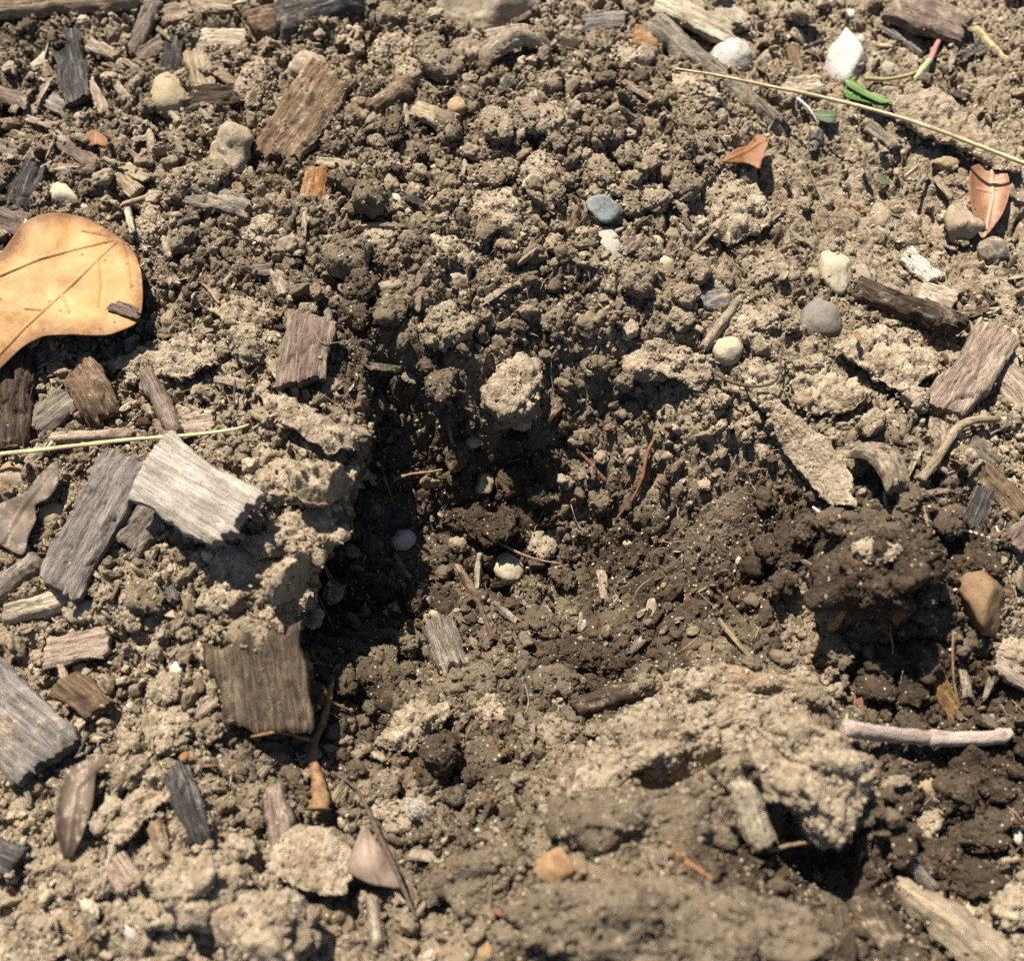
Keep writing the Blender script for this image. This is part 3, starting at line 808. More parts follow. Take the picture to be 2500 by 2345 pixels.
def leaf(label, poly, mat, zfun, veins=(), vein_w=4.0, step=7.0, name='dry_leaf', cat='leaf', thick=0.0003, group=None, wavy=0.0009, jitter=1.5, midrib=0, rib_mat=None):
    """blade outlined in photo px; zfun(px,py)->lift in mm over the local soil level"""
    poly = np.array(poly, float)
    # resample the outline smoothly
    poly = poly + rng.normal(0, jitter, poly.shape)
    nseg = len(poly); pts = []
    for i in range(nseg):
        p0, p1, p2, p3 = poly[i - 1], poly[i], poly[(i + 1) % nseg], poly[(i + 2) % nseg]
        k = max(1, int(np.linalg.norm(p2 - p1) / step))
        for j in range(k):
            f = j / k
            c = 0.5 * (2 * p1 + (p2 - p0) * f + (2 * p0 - 5 * p1 + 4 * p2 - p3) * f * f + (3 * p1 - p0 - 3 * p2 + p3) * f ** 3)
            pts.append(p1 + (p2 - p1) * f + 0.7 * (c - (p1 + (p2 - p1) * f)))
    pts = np.array(pts); nb = len(pts)
    x0, y0 = pts.min(0); x1, y1 = pts.max(0)
    gx, gy = np.meshgrid(np.arange(x0, x1, step), np.arange(y0, y1, step * 0.9)); gx = gx + (np.arange(gx.shape[0]) % 2)[:, None] * step / 2
    g = np.stack([gx.ravel(), gy.ravel()], 1)
    ins = np.zeros(len(g), bool)
    for a in range(nb):
        (xa, ya), (xb, yb) = pts[a], pts[(a + 1) % nb]
        ins ^= ((ya > g[:, 1]) != (yb > g[:, 1])) & (g[:, 0] < (xb - xa) * (g[:, 1] - ya) / (yb - ya + 1e-9) + xa)
    dist = np.sqrt(((g[:, None] - pts[None]) ** 2).sum(-1)).min(1)
    g = g[ins & (dist > step * 0.55)]
    allp = np.vstack([pts, g])
    vs_, es_, fs_, *_ = delaunay_2d_cdt([Vector(p) for p in allp], [(i, (i + 1) % nb) for i in range(nb)], [list(range(nb))], 1, 1e-4)
    q = np.array([v[:] for v in vs_])
    c0 = pts.mean(0); zb = None
    W = np.zeros((len(q), 3)); zc = on_ground(*np.clip(c0, -150, 2650))[2]
    ve = np.zeros(len(q))
    for vn in veins:
        vn = np.array(vn, float)
        for a in range(len(vn) - 1):
            d = vn[a + 1] - vn[a]; t = np.clip(((q - vn[a]) @ d) / (d @ d), 0, 1)
            ve = np.maximum(ve, np.clip(1.3 - np.linalg.norm(q - (vn[a] + t[:, None] * d), axis=1) / vein_w, 0, 1))
    ed = np.clip(1 - np.sqrt(((q[:, None] - pts[None]) ** 2).sum(-1)).min(1) / 45.0, 0, 1)
    for i, (a, b) in enumerate(q):
        z = zc + zfun(a, b) * MM + wavy * float(vnoise2(np.array([a / 60.]), np.array([b / 60.]), 3)[0] + .12 * vnoise2(np.array([a / 22.]), np.array([b / 22.]), 5)[0]) + 0.0005 * ve[i]
        W[i] = plane_pt(a, b, z)
    C = W.mean(0)
    me = mesh(name, W - C, [tuple(f) for f in fs_])
    for nm, arr in (('vein', ve), ('edge', ed)):
        at = me.attributes.new(nm, 'FLOAT', 'POINT'); at.data.foreach_set('value', arr.astype(np.float32))
    o = link(name, me, mat); o.location = C
    if midrib:
        vn = np.array(veins[0], float); tq = np.linspace(0, len(vn) - 1, 46); iq = np.minimum(tq.astype(int), len(vn) - 2); vp = vn[iq] + (vn[iq + 1] - vn[iq]) * (tq - iq)[:, None]
        ok_ = [v for v in vp if np.hypot(*(q - v).T).min() < step * 1.5]
        mp = [plane_pt(v[0], v[1], float((W[:, 2] / ((q - v) ** 2).sum(1).clip(.5)).sum() / (1 / ((q - v) ** 2).sum(1).clip(.5)).sum()) * .0 + float(W[np.argsort(((q - v) ** 2).sum(1))[:4], 2].max()) + thick * .5 + .00012) - C for v in ok_]
        if len(mp) > 2:
            mm_, _ = tube_mesh('midrib', mp, np.linspace(midrib, midrib * .45, len(mp)), 6, .1, .6, 3, 3)
            link('midrib', mm_, rib_mat or mat, o)
    sm = o.modifiers.new('thickness', 'SOLIDIFY'); sm.thickness = thick; sm.offset = 0
    tag(o, label, cat, group)
    pw = [plane_pt(a, b, zc) for a, b in pts[::3]]
    cap_poly(pw, min(W[:, 2].min() + 0.001, zc + 0.002) if True else 0, 0.95)
    THINGS.append((o, float(c0[0]), float(c0[1])))
    return o

def crust(label, poly, lift=6.0, th=4.0, wet=.04, tint=.66, step=5.0, rough=1.0, dome=1.5, tilt=(0, 0), name='soil_crust', cat='soil crust', group=None):
    """a broken plate of dried soil: outline in photo px, draped lift mm above the soil, th mm thick"""
    sd = int(rng.integers(1, 9999)); poly = np.array(poly, float); pts = []
    n0 = len(poly)
    for i in range(n0):
        p1, p2 = poly[i], poly[(i + 1) % n0]; d = p2 - p1; l_ = np.hypot(*d); nr = np.array([-d[1], d[0]]) / (l_ + 1e-9)
        k = max(1, int(l_ / step))
        for j in range(k):
            f = j / k; q = p1 + d * f
            pts.append(q + nr * (5.0 * float(vnoise2(np.array([q[0] / 17.]), np.array([q[1] / 17.]), sd)[0]) + 2.5 * float(vnoise2(np.array([q[0] / 6.]), np.array([q[1] / 6.]), sd)[0])))
    pts = np.array(pts); nb = len(pts); x0, y0 = pts.min(0); x1, y1 = pts.max(0)
    gx, gy = np.meshgrid(np.arange(x0, x1, step), np.arange(y0, y1, step * .9)); gx = gx + (np.arange(gx.shape[0]) % 2)[:, None] * step / 2
    g = np.stack([gx.ravel(), gy.ravel()], 1); ins = np.zeros(len(g), bool)
    for a in range(nb):
        (xa, ya), (xb, yb) = pts[a], pts[(a + 1) % nb]
        ins ^= ((ya > g[:, 1]) != (yb > g[:, 1])) & (g[:, 0] < (xb - xa) * (g[:, 1] - ya) / (yb - ya + 1e-9) + xa)
    dist = np.sqrt(((g[:, None] - pts[None]) ** 2).sum(-1)).min(1); g = g[ins & (dist > step * .55)]
    vs_, _, fs_, *_ = delaunay_2d_cdt([Vector(q) for q in np.vstack([pts, g])], [(i, (i + 1) % nb) for i in range(nb)], [list(range(nb))], 1, 1e-4)
    q = np.array([v[:] for v in vs_]); ed = np.sqrt(((q[:, None] - pts[None]) ** 2).sum(-1)).min(1)
    c0 = pts.mean(0); W = np.array([on_ground(a, b, (lift + tilt[0] * (a - c0[0]) + tilt[1] * (b - c0[1])) * MM) for a, b in q])
    X, Y = W[:, 0], W[:, 1]
    rel = 1.35 * rough * (0.0016 * fbm2(X * 130, Y * 130, sd, 3) - 0.0012 * (1 - sstep(0, .09, (lambda w_: w_[1] - w_[0])(worley2(X / .011 + 3 * fbm2(X * 90, Y * 90, sd + 8, 2) * .3, Y / .011, sd + 9)))) + 0.0018 * (.5 - worley2(X / .006, Y / .006, sd + 1)[0]) + 0.0009 * (.5 - worley2(X / .0024, Y / .0024, sd + 2)[0]) + 0.0007 * fbm2(X * 700, Y * 700, sd + 3, 3, .65))
    rel += dome * MM * (sstep(0, 30, ed) - 1)
    T = W.copy(); T[:, 2] += rel
    B = W.copy(); B[:, 2] -= th * MM * (.45 + .55 * sstep(0, 14, ed)) + .0006 * fbm2(X * 300, Y * 300, sd + 4, 2)
    C = W.mean(0); n_ = len(T)
    tri = [tuple(f) for f in fs_]
    if np.cross(T[tri[0][1]] - T[tri[0][0]], T[tri[0][2]] - T[tri[0][0]])[2] < 0: tri = [f[::-1] for f in tri]
    F = tri + [tuple(i + n_ for i in f[::-1]) for f in tri]
    cnt = {}
    for f in tri:
        for i in range(len(f)): cnt[(f[i], f[(i + 1) % len(f)])] = 1
    for (i, j) in list(cnt):
        if (j, i) not in cnt: F.append((j, i, i + n_, j + n_))
    o = link(name, mesh(name, np.vstack([T, B]) - C, F), mat_clod(wet, tint)); o.location = C
    tag(o, label, cat, group)
    pw = W[:1].repeat(nb, 0) * 0 + np.array([on_ground(a, b, lift * MM) for a, b in pts])
    cap_poly(pw[::2], float(W[:, 2].min()) - th * MM * .3, .92)
    for i in rng.integers(0, n_, int(len(q) * .2)):
        s_ = float(.0004 + .0014 * rng.random() ** 2.5); GRAINS.append((T[i, 0], T[i, 1], T[i, 2] - s_ * .2, s_, wet))
    out = pw - C; out[:, 2] = 0; out /= np.linalg.norm(out, axis=1)[:, None] + 1e-9
    drift(pw, pw - [0, 0, th * MM], out, 700)
    THINGS.append((o, float(c0[0]), float(c0[1]))); return o
# ------------------------------------------------------------------ wood chips and bark (photo px, largest first in each area)
c = chip
# upper left
c('pale peeled branch lying across the top left corner', (-80, 10), (335, -24), 80, 'tan', .2, 6, (5, 7), jag=(.2, .6), round_=.9, name='branch', cat='branch', bow=1)
c('charcoal black chip with silver streaks, upright near the top left corner', (163, 72), (194, 246), 76, 'charcoal', .15, 3.5, (2, 4), w1=64, jag=(.3, .5))
c('grey weathered splinter right of the pale branch end', (374, 10), (322, 128), 46, 'grey', .2, 4, (4, 2), w1=34)
c('small black charred flake touching the egg-shaped buff pebble', (428, 97), (412, 182), 50, 'charcoal', .05, 3, (3, 2), jag=(.8, .8))
c('straw-coloured chip with open grain beside the black charred flake', (468, 116), (500, 222), 62, 'tan', .3, 3, (2, 3))
c('pale chip with cream bark crossing above the straw-coloured chip', (486, 94), (604, 96), 46, 'cream', .45, 3, (3, 2))
c('thin pale splinter at the top edge left of the fuzzy grey log', (468, 14), (572, 15), 32, 'tan', .35, 3, (3, 3))
c('dark reddish-brown layered chip between egg-shaped pebble and big brown chip', (468, 246), (592, 232), 56, 'dark', .15, 4, (3, 4), ridge=2.2)
c('large dusty brown chip leaning diagonally in the upper left', (812, 178), (676, 388), 128, 'brown', .42, 6, (7, 3), w1=112, jag=(.6, .9), ridge=1.5)
c('narrow purplish splinter above the curled yellow leaf', (142, 342), (234, 404), 34, 'purple', .25, 3, (2, 3))
c('thin brown strip at the left edge under the purple-grey chip end', (22, 326), (96, 344), 24, 'brown', .35, 2, (2, 2))
c('purple-grey chip end entering at the left edge', (-24, 224), (64, 246), 40, 'purple', .3, 3, (2, 3))
c('light grey chip corner cut by the left edge above the charcoal shard', (-24, 345), (42, 376), 40, 'grey', .25, 3, (2, 3))
c('pointed charcoal shard standing left of the cream triangular stone', (88, 396), (40, 508), 56, 'charcoal', .1, 3.5, (5, 2), w1=62, jag=(.9, .5))
c('short pale brown splinter at the foot of the silver-streaked charcoal chip', (226, 204), (258, 280), 30, 'pink', .3, 2.5, (2, 2))
c('grey-brown splinter with broken right end below the rough grey-tan rock', (436, 476), (614, 508), 52, 'grey', .45, 4, (2, 5), jag=(.4, 1.2), bow=1)
c('dusty little stick pointing at the grey-brown splinter', (298, 503), (394, 474), 15, 'tan', .6, 3, (2, 3), round_=.8)
c('small tan chip with torn fibres left of the egg-shaped pebble', (256, 150), (312, 162), 24, 'tan', .4, 2, (2, 2))
c('purplish chip half under the small black charred flake', (334, 142), (402, 106), 34, 'purple', .35, 3, (2, 3))
c('fuzzy dark grey log cut by the top edge', (672, 52), (890, -20), 88, 'charcoal', .35, 9, (5, 7), round_=.9, jag=(.4, .4), name='log', cat='log')
c('brown dusty bark lump at the left end of the fuzzy grey log', (606, 66), (690, 44), 66, 'brown', .5, 6, (4, 5), round_=.7)
c('orange-brown crumbly chip standing below the large dusty brown chip', (772, 418), (760, 492), 54, 'rust', .35, 4, (3, 2))
c('dusty pale splinter lying right under the large dusty brown chip', (772, 392), (856, 404), 22, 'cream', .6, 2.5, (3, 3))
c('tan fibrous chip above the dusty little stick', (282, 420), (336, 470), 36, 'tan', .4, 2.5, (2, 2))
c('dark purple bark flake tucked behind the curled yellow leaf', (-20, 528), (62, 552), 66, 'purple', .15, 2.5, (3, 3), lump=1)
c('grey flat bark scrap below the silver-streaked charcoal chip', (108, 240), (160, 262), 40, 'lilac', .3, 2, (2, 2))
c('grey bark scrap at the top, left of the thin pale splinter', (400, 40), (470, 30), 46, 'purple', .35, 2.5, (3, 3), lump=1)
c('brown scrap in the dark corner at the left edge', (-10, 90), (28, 120), 56, 'dark', .2, 3, (2, 2))
# upper middle
c('short round brown stick in the upper middle, tilted up to the right', (906, 266), (1002, 202), 42, 'brown', .5, 6, (3, 6), round_=.9)
c('dusty grey-brown flake under the short round brown stick', (862, 240), (902, 286), 40, 'brown', .5, 2.5, (3, 2))
c('straight-sided tan chip dusted with soil below the yellow-orange pebble', (1012, 268), (1110, 300), 42, 'tan', .6, 4.5, (4, 5), jag=(.3, .3))
c('upright thin dusty stick left of the straight-sided tan chip', (988, 240), (996, 302), 12, 'tan', .6, 2, (2, 2), round_=.9)
c('arched dusty bark strip over a dark gap near the top middle', (1176, 134), (1336, 104), 50, 'grey', .75, 3, (5, 4), bow=8, cup=-3)
c('thin dusty bark strip above the arched bark strip', (1180, 88), (1290, 76), 26, 'grey', .75, 2.5, (4, 4))
c('thin reddish stick at the right end of the big sandy rock', (1250, 58), (1300, 32), 18, 'purple', .2, 3.5, (4, 5), round_=.9)
c('flat lilac-grey chip near the top edge right of the big sandy rock', (1428, 52), (1528, 46), 42, 'lilac', .35, 3, (3, 3))
c('orange-brown block at the upper end of the long weathered log', (1548, 92), (1594, 94), 48, 'rust', .3, 5, (3, 3), jag=(.3, .3))
c('dusty little stick lying level above the flat beige clods', (868, 553), (982, 553), 14, 'tan', .7, 3, (3, 3), round_=.9)
c('dark bark scrap between arched bark strip and lilac-grey chip', (1360, 100), (1412, 118), 44, 'dark', .35, 2.5, (3, 2))
# upper right
c('broad pale weathered plank end at the top edge, right of centre', (1622, -24), (1806, 74), 112, 'cream', .25, 5, (6, 6), jag=(.4, 1.5), w1=90)
c('long weathered grey-brown log slanting down under the fine straw', (1586, 50), (1922, 318), 58, 'grey', .3, 7, (5, 2), round_=.7, w1=36, ridge=1.8, name='log', cat='log')
c('pinkish grey chip at the top edge over the green sprout', (2182, 6), (2356, 76), 92, 'purple', .3, 6, (6, 7), w1=70, jag=(.3, .9))
c('knotty pale chip just below the fine straw, left of green blade', (1898, 218), (2008, 208), 46, 'cream', .4, 5, (3, 4), ridge=2)
c('dark brown split chip below the smooth beige pebble', (2088, 704), (2350, 800), 54, 'dark', .3, 7, (6, 7), w1=36, ridge=2.4, jag=(.5, 1.2))
c('chalky white chip between dark grey lump and dark brown split chip', (2208, 618), (2284, 682), 42, 'white', .35, 3, (2, 2))
c('flat cream slab above the dark brown split chip', (2240, 720), (2326, 742), 62, 'cream', .45, 4, (2, 2), jag=(.3, .3))
c('small oval purplish bark flake left of the grey rounded pebble', (1704, 730), (1778, 714), 62, 'lilac', .35, 3, (3, 3), jag=(.2, .2), lump=.8)
c('dusty splinter pointing down to the cream-yellow pebble', (1812, 716), (1718, 848), 24, 'grey', .8, 3, (4, 5), round_=.8)
pebble('black charred scrap beneath the torn green leaf scrap', 1995, 334, 24, 36, 'dark', 8, .25, .6, .25, facets=6, rough=.35, name='charred_scrap', cat='charred scrap')
c('greyish splinter lying left of the green sprout stem', (2150, 58), (2254, 138), 15, 'lilac', .2, 2.5, (3, 2), w1=7, round_=.9)
c('tan broken stalk right of the green sprout near the right edge', (2380, 66), (2462, 152), 13, 'straw', .3, 2.5, (3, 2), round_=.9)
c('small grey shiny flake under the long weathered log', (1762, 270), (1776, 330), 34, 'grey', .3, 2, (3, 2))
c('brown splinter below the white angular rock', (1930, 110), (1950, 165), 28, 'brown', .5, 2.5, (2, 2))
# left middle
c('torn grey-purple scrap stuck on the curled yellow leaf', (272, 742), (344, 766), 30, 'purple', .2, .8, (15, 15), jag=(.6, 1))
c('dark fibrous block at the left edge below the curled yellow leaf', (46, 852), (36, 1092), 84, 'dark', .15, 7, (5, 4), ridge=2.2, jag=(.4, .6))
c('tan-brown curved chip right of the dark fibrous block', (190, 900), (262, 1016), 96, 'brown', .4, 3.5, (7, 6), bow=3, jag=(.6, 1))
c('grey chip corner under the tan-brown curved chip', (86, 1036), (178, 966), 72, 'grey', .25, 3, (4, 4))
c('purplish stick wedged behind the silver-grey fluted chip', (356, 908), (428, 1056), 40, 'purple', .3, 5, (5, 6), round_=.6, w1=46)
c('level brownish stick below the pale straw on the left', (124, 1072), (330, 1058), 30, 'pink', .35, 4, (4, 5), round_=.7)
c('silver-grey fluted chip with ragged right end, propped high on the left', (361, 1131), (574, 1262), 188, 'silver', .08, 4.5, (19, 21), w1=168, jag=(.15, 1.7), ridge=.7, cup=-1.5, lump=.3, seed=41)
c('broad blue-grey board under the silver-grey fluted chip', (318, 1118), (142, 1430), 128, 'lilac', .18, 6, (11, 11), w1=112, jag=(.4, .5), ridge=1.2)
c('dark split splinter right of the blue-grey board', (420, 1210), (300, 1348), 82, 'grey', .2, 5, (6, 5), jag=(.4, 1.4), ridge=2)
c('greyish stick at the left edge below the brown torn leaf', (-30, 1462), (100, 1362), 56, 'grey', .35, 6, (3, 4), round_=.6)
c('cream fibrous stick below the blue-grey board', (8, 1504), (184, 1452), 58, 'cream', .35, 7, (3, 4), round_=.8, ridge=1.6)
c('pinkish chip with scalloped end on the left, below the holey stone', (114, 1590), (250, 1562), 70, 'pink', .35, 3.5, (4, 4), jag=(.3, 1.2))
c('flat purplish square chip above the hole', (758, 772), (736, 934), 124, 'purple', .25, 4, (6, 7), w1=118, jag=(.4, .4), lump=.3)
c('brown tongue-shaped flake tucked under the dusty plate', (620, 1000), (660, 1024), 30, 'tan', .3, 1.5, (6, 7))
c('jagged pale leaf-like scrap behind the pale straw tip', (440, 1040), (520, 1030), 60, 'pink', .6, 1.5, (4, 5), jag=(1.5, .6))
# right middle
c('thick pinkish grey split block near the right edge', (2432, 812), (2306, 1006), 122, 'pink', .25, 9, (6, 4), ridge=1.8, jag=(.4, .9), w1=100)
c('pinkish chip cut by the right edge below the split block', (2432, 896), (2540, 1000), 74, 'pink', .4, 4, (4, 4))
c('grey-green flat chip near the right edge', (2364, 1074), (2434, 1138), 38, 'grey', .35, 3, (5, 4))
c('black flat chip above the thin white root', (2404, 1188), (2360, 1290), 62, 'charcoal', .25, 3, (4, 3))
c('long grey-tan chip at the right edge beside the black flat chip', (2386, 1136), (2496, 1254), 62, 'brown', .45, 4, (4, 4))
c('brown chip cut by the right edge beside the thin white root', (2470, 1326), (2536, 1256), 54, 'purple', .3, 4, (4, 4))
c('dusty curled crust standing above the big dark lump', (2090, 1100), (2190, 1190), 50, 'dark', .6, 5, (9, 9), roll=35, bow=4)
# lower left
c('large square brown chip at the left edge of the hole', (618, 1556), (648, 1784), 232, 'umber', .16, 6, (9, 10), w1=206, jag=(1.3, .4), ridge=1.1, seed=43)
c('dark wedge chip left of the large square brown chip', (158, 1664), (244, 1738), 78, 'brown', .2, 5, (5, 5), jag=(.3, .5))
c('broad weathered plank cut by the left edge in the lower left', (-70, 1690), (120, 1860), 190, 'lilac', .3, 8, (5, 5), jag=(.3, .9), ridge=1.4)
c('cream thorn-like splinter pointing down in the lower left', (276, 2062), (252, 2184), 26, 'cream', .2, 2.5, (5, 4), w1=8, round_=.9)
c('pinkish broken chip right of the thorn-like splinter', (282, 2104), (322, 2164), 64, 'pink', .3, 5, (4, 4))
c('dark grey double splinter left of the pale flat clod', (432, 1876), (492, 2056), 64, 'charcoal', .25, 6, (5, 4), ridge=2.4)
c('grey-brown splinter standing above the pale flat clod', (664, 1918), (692, 2064), 66, 'purple', .4, 6, (4, 4), round_=.5)
c('brown flaky scrap between dark double splinter and soil mound', (380, 2010), (402, 2080), 44, 'brown', .4, 3, (3, 3), jag=(1, 1))
c('grey chip cut by the left edge, low down', (-30, 2080), (50, 2110), 90, 'charcoal', .4, 5, (5, 5))
c('grey upright splinter at the bottom, left of the dark stem end', (910, 2190), (925, 2320), 34, 'grey', .6, 5, (4, 4), round_=.8)
# hole and lower middle
c('pale frayed wood fibre piece on the hole floor', (1066, 1516), (1112, 1632), 78, 'grey', .4, 6, (4, 5), ridge=2.6, jag=(.8, 1.2))
c('dark rotten stick on the lower wall of the hole', (1392, 1726), (1570, 1684), 62, 'dark', .35, 8, (3, 3), round_=.8)
c('short pale stick leaning beside the cream pebble in the hole', (1172, 1352), (1164, 1448), 15, 'cream', .3, 4, (7, 3), round_=.9)
c('brown broken stick running down the hole floor', (1116, 1386), (1166, 1460), 22, 'brown', .35, 4, (4, 4), round_=.9)
c('dark bark scrap beside the white egg-shaped pebble', (958, 1360), (1000, 1420), 26, 'purple', .3, 2, (3, 3))
# lower right
c('upright grey-white scaly chip on the big pale clod', (1812, 1914), (1868, 2072), 66, 'cream', .55, 4, (8, 12), jag=(.4, .8), round_=.7)
c('golden brown rotten chip above the smooth pinkish twig', (2278, 1648), (2334, 1742), 52, 'golden', .3, 5, (3, 3))
c('lilac-grey curled shoot end in the lower right', (2218, 2104), (2286, 2174), 34, 'lilac', .3, 4, (4, 4), round_=.9)
c('rusty sliver on the dark foreground mound', (1650, 2088), (1730, 2138), 30, 'rust', .3, 3, (3, 3), w1=10)
c('dark flat chip in the bottom right, below the curled shoot end', (2110, 2190), (2180, 2310), 80, 'dark', .4, 4, (4, 4))
c('pale chip cut by the right edge above the brown rounded rock', (2440, 1610), (2520, 1660), 60, 'pink', .5, 4, (4, 4))
c('long tan strip of bark curving into the bottom right corner', (2180, 2150), (2460, 2368), 60, 'tan', .55, 3, (6, 8), w1=130, cup=-4, bow=3, jag=(.6, .4))

# ------------------------------------------------------------------ stones
s = pebble
s('egg-shaped buff pebble in the upper left', 412, 230, 53, 46, 'buff', 75, .1, .85, .28, rough=.05, taper=.2)
s('rough grey-tan rock with a pale flank in the upper left', 556, 368, 76, 62, 'greytan', -15, .5, .85, .3, facets=8, rough=.2, name='rock', cat='rock')
s('cream triangular stone above the curled yellow leaf', 158, 484, 42, 36, 'cream', 50, .1, .75, .35, facets=7, rough=.05)
s('tiny cream pebble touching the cream triangular stone', 207, 507, 13, 11, 'cream', 0, .1)
s('long cream stone leaning on the silver-streaked charcoal chip', 100, 150, 46, 18, 'cream', -52, .15, .8, .35, facets=6)
s('small white stone in the dark top left corner', 45, 130, 9, 15, 'white', 0, 0)
s('rounded dusty rock under the top of the large dusty brown chip', 752, 166, 50, 38, 'buff', -20, .5, .8, .3)
s('tiny buff pebble below the purple scrap on the left', 193, 283, 13, 12, 'cream')
s('big sandy rock cut by the top edge', 1170, 36, 150, 62, 'cream', -2, .45, .7, .45, facets=12, rough=.09, n=5, name='rock', cat='rock')
s('glossy yellow-orange pebble in the upper middle', 1119, 262, 28, 20, 'yellow', -12, 0, .9, .2, lift=2)
s('round tan pebble like a pea, left of centre top', 1057, 588, 20, 19, 'orange', 0, .5, .95, .3, rough=.03)
s('blue-grey angular stone in the crumbs right of centre', 1473, 506, 44, 34, 'blue', -18, 0, .8, .2, facets=7, rough=.08, lift=3)
s('flat beige stone just below the blue-grey stone', 1490, 590, 26, 48, 'pale', -35, .1, .5, .2, facets=7, rough=.08, lift=2)
s('small tan nugget right of the flat beige stone', 1604, 590, 18, 16, 'cream', 0, .2)
s('pitted cream pebble below the small tan nugget', 1622, 645, 24, 20, 'cream', 10, .2)
s('rusty orange earthy lump in the middle of the crumbs', 1112, 682, 40, 26, 'orange', 0, .55, .7, .4, rough=.2)
s('dusty pinkish pebble near the orange-brown block', 1575, 146, 17, 15, 'pink', 0, .4)
s('dark wedge stone under the flat lilac-grey chip', 1415, 76, 34, 22, 'dark', -10, .4, .7, .35, facets=6)
s('white speckled rock under the broad pale plank end', 1786, 142, 52, 40, 'white', 5, .15, .8, .35, rough=.06, name='rock', cat='rock')
s('white angular rock like a tooth in the upper right', 2062, 134, 66, 48, 'white', -84, .05, .9, .3, facets=7, rough=.06, name='rock', cat='rock', taper=-.42)
s('white bean-shaped pebble at the top edge', 2022, 12, 11, 16, 'white', 10, 0)
s('small white pebble left of the pinkish grey chip', 2075, 35, 13, 12, 'white', 0, .1)
s('small white pebble touching the tooth-like white rock', 2098, 97, 14, 13, 'white', 0, .1)
s('tan oval pebble between tooth-like rock and green sprout', 2166, 168, 21, 20, 'pale', 0, .2)
s('ochre pebble in the shade of the long dusty slab', 2312, 400, 34, 17, 'yellow', 0, .25, .9)
s('heart-shaped tan stone beside the reddish oval leaf', 2352, 548, 54, 50, 'buff', 15, .3, .85, .25, facets=9, rough=.07, name='rock', cat='rock')
s('dark grey lump right of the heart-shaped stone', 2425, 614, 40, 33, 'dark', 0, .35, .8, .35, rough=.12)
s('dusty round pebble right of the compacted soil', 2148, 530, 26, 34, 'pale', 0, .5, .8, .4)
s('smooth beige pebble in the middle right', 2046, 660, 42, 60, 'cream', -8, 0, .8, .2, facets=8, rough=.05, lift=2)
s('small ochre pebble left of the smooth beige pebble', 1983, 676, 31, 21, 'buff', 0, .2)
s('greenish grey stone tucked behind the smooth beige pebble', 2102, 684, 30, 46, 'grey', 0, .35, .7, .45)
s('grey rounded pebble below the smooth beige pebble', 2003, 783, 51, 46, 'grey', 10, .1, .8, .3, rough=.04)
s('tiny white stone between beige and grey pebbles', 2026, 730, 16, 10, 'white', 0, .1)
s('cream-yellow pebble, half shaded, above the dark curved root', 1776, 856, 34, 38, 'cream', 70, .05, .9, .28, rough=.05)
s('tan pebble in the shade under the brown torn leaf', 128, 1254, 38, 28, 'buff', -25, .1, .8, .35)
s('holey grey-tan stone below the cream fibrous stick', 206, 1490, 52, 38, 'greytan', -12, .35, .85, .3, rough=.2)
s('cream and orange crumbly stone at the left edge', 28, 1166, 44, 38, 'orange', -25, .35, .6, .35, rough=.2)
s('white egg-shaped pebble in the dark hole', 986, 1318, 33, 24, 'white', -20, 0, .9, .2, rough=.02, lift=2)
s('cream pebble at the bottom of the hole', 1238, 1386, 40, 34, 'cream', 40, .1, .7, .3, rough=.05)
s('ochre stone on the upper wall of the hole', 1180, 1176, 26, 30, 'yellow', 0, .4, .8, .3, facets=7)
s('pinkish flake stone on the right slope of the hole', 1590, 1482, 15, 28, 'pink', 10, .3, .5)
s('small pale stone on the hole wall under the craggy clod', 1155, 1080, 24, 16, 'cream', -15, .4)
s('reddish pebble on the dark clod right of the hole', 1885, 1330, 24, 22, 'pink', 0, .3, .8, .3)
s('brown rounded rock near the right edge, lower half', 2392, 1466, 70, 80, 'rustbrown', 5, .12, .9, .25, facets=7, rough=.08, name='rock', cat='rock')
s('small white stone above the large square brown chip', 432, 1632, 18, 20, 'white', 0, .05, facets=6)
s('white angular bit in the blurred bottom left', 322, 2278, 26, 26, 'white', 20, .1, .8, .25, facets=6)
s('orange oval stone on the dark foreground mound', 1352, 2116, 56, 50, 'orange', -70, 0, .8, .2, facets=9, rough=.12, lift=5)
s('orange pebble at the bottom edge left of the mound', 1180, 2316, 32, 26, 'orange', -40, .2)
s('brick-red triangular stone above the twig end', 2104, 1706, 24, 26, 'red', 30, .1, .8, .3, facets=5)
s('golden flat stone below the smooth pinkish twig', 2250, 1916, 52, 26, 'yellow', 3, .25, .5, .3)
s('cream pebble on the blurred mound, below the rusty sliver', 1562, 2190, 27, 22, 'cream', -20, .2)
s('smaller cream pebble low on the blurred mound', 1532, 2282, 18, 17, 'cream')
s('pale pebble on the mound by the reddish stick', 1330, 2254, 22, 14, 'pale')
s('white elongated stone at the right edge', 2484, 2036, 14, 27, 'white', 0, .05)
s('pink stone on the dark soil below the twig', 2300, 1856, 22, 17, 'pink', -20, .2)
s('white chalk bit near the broad weathered plank', 318, 1722, 12, 9, 'white')

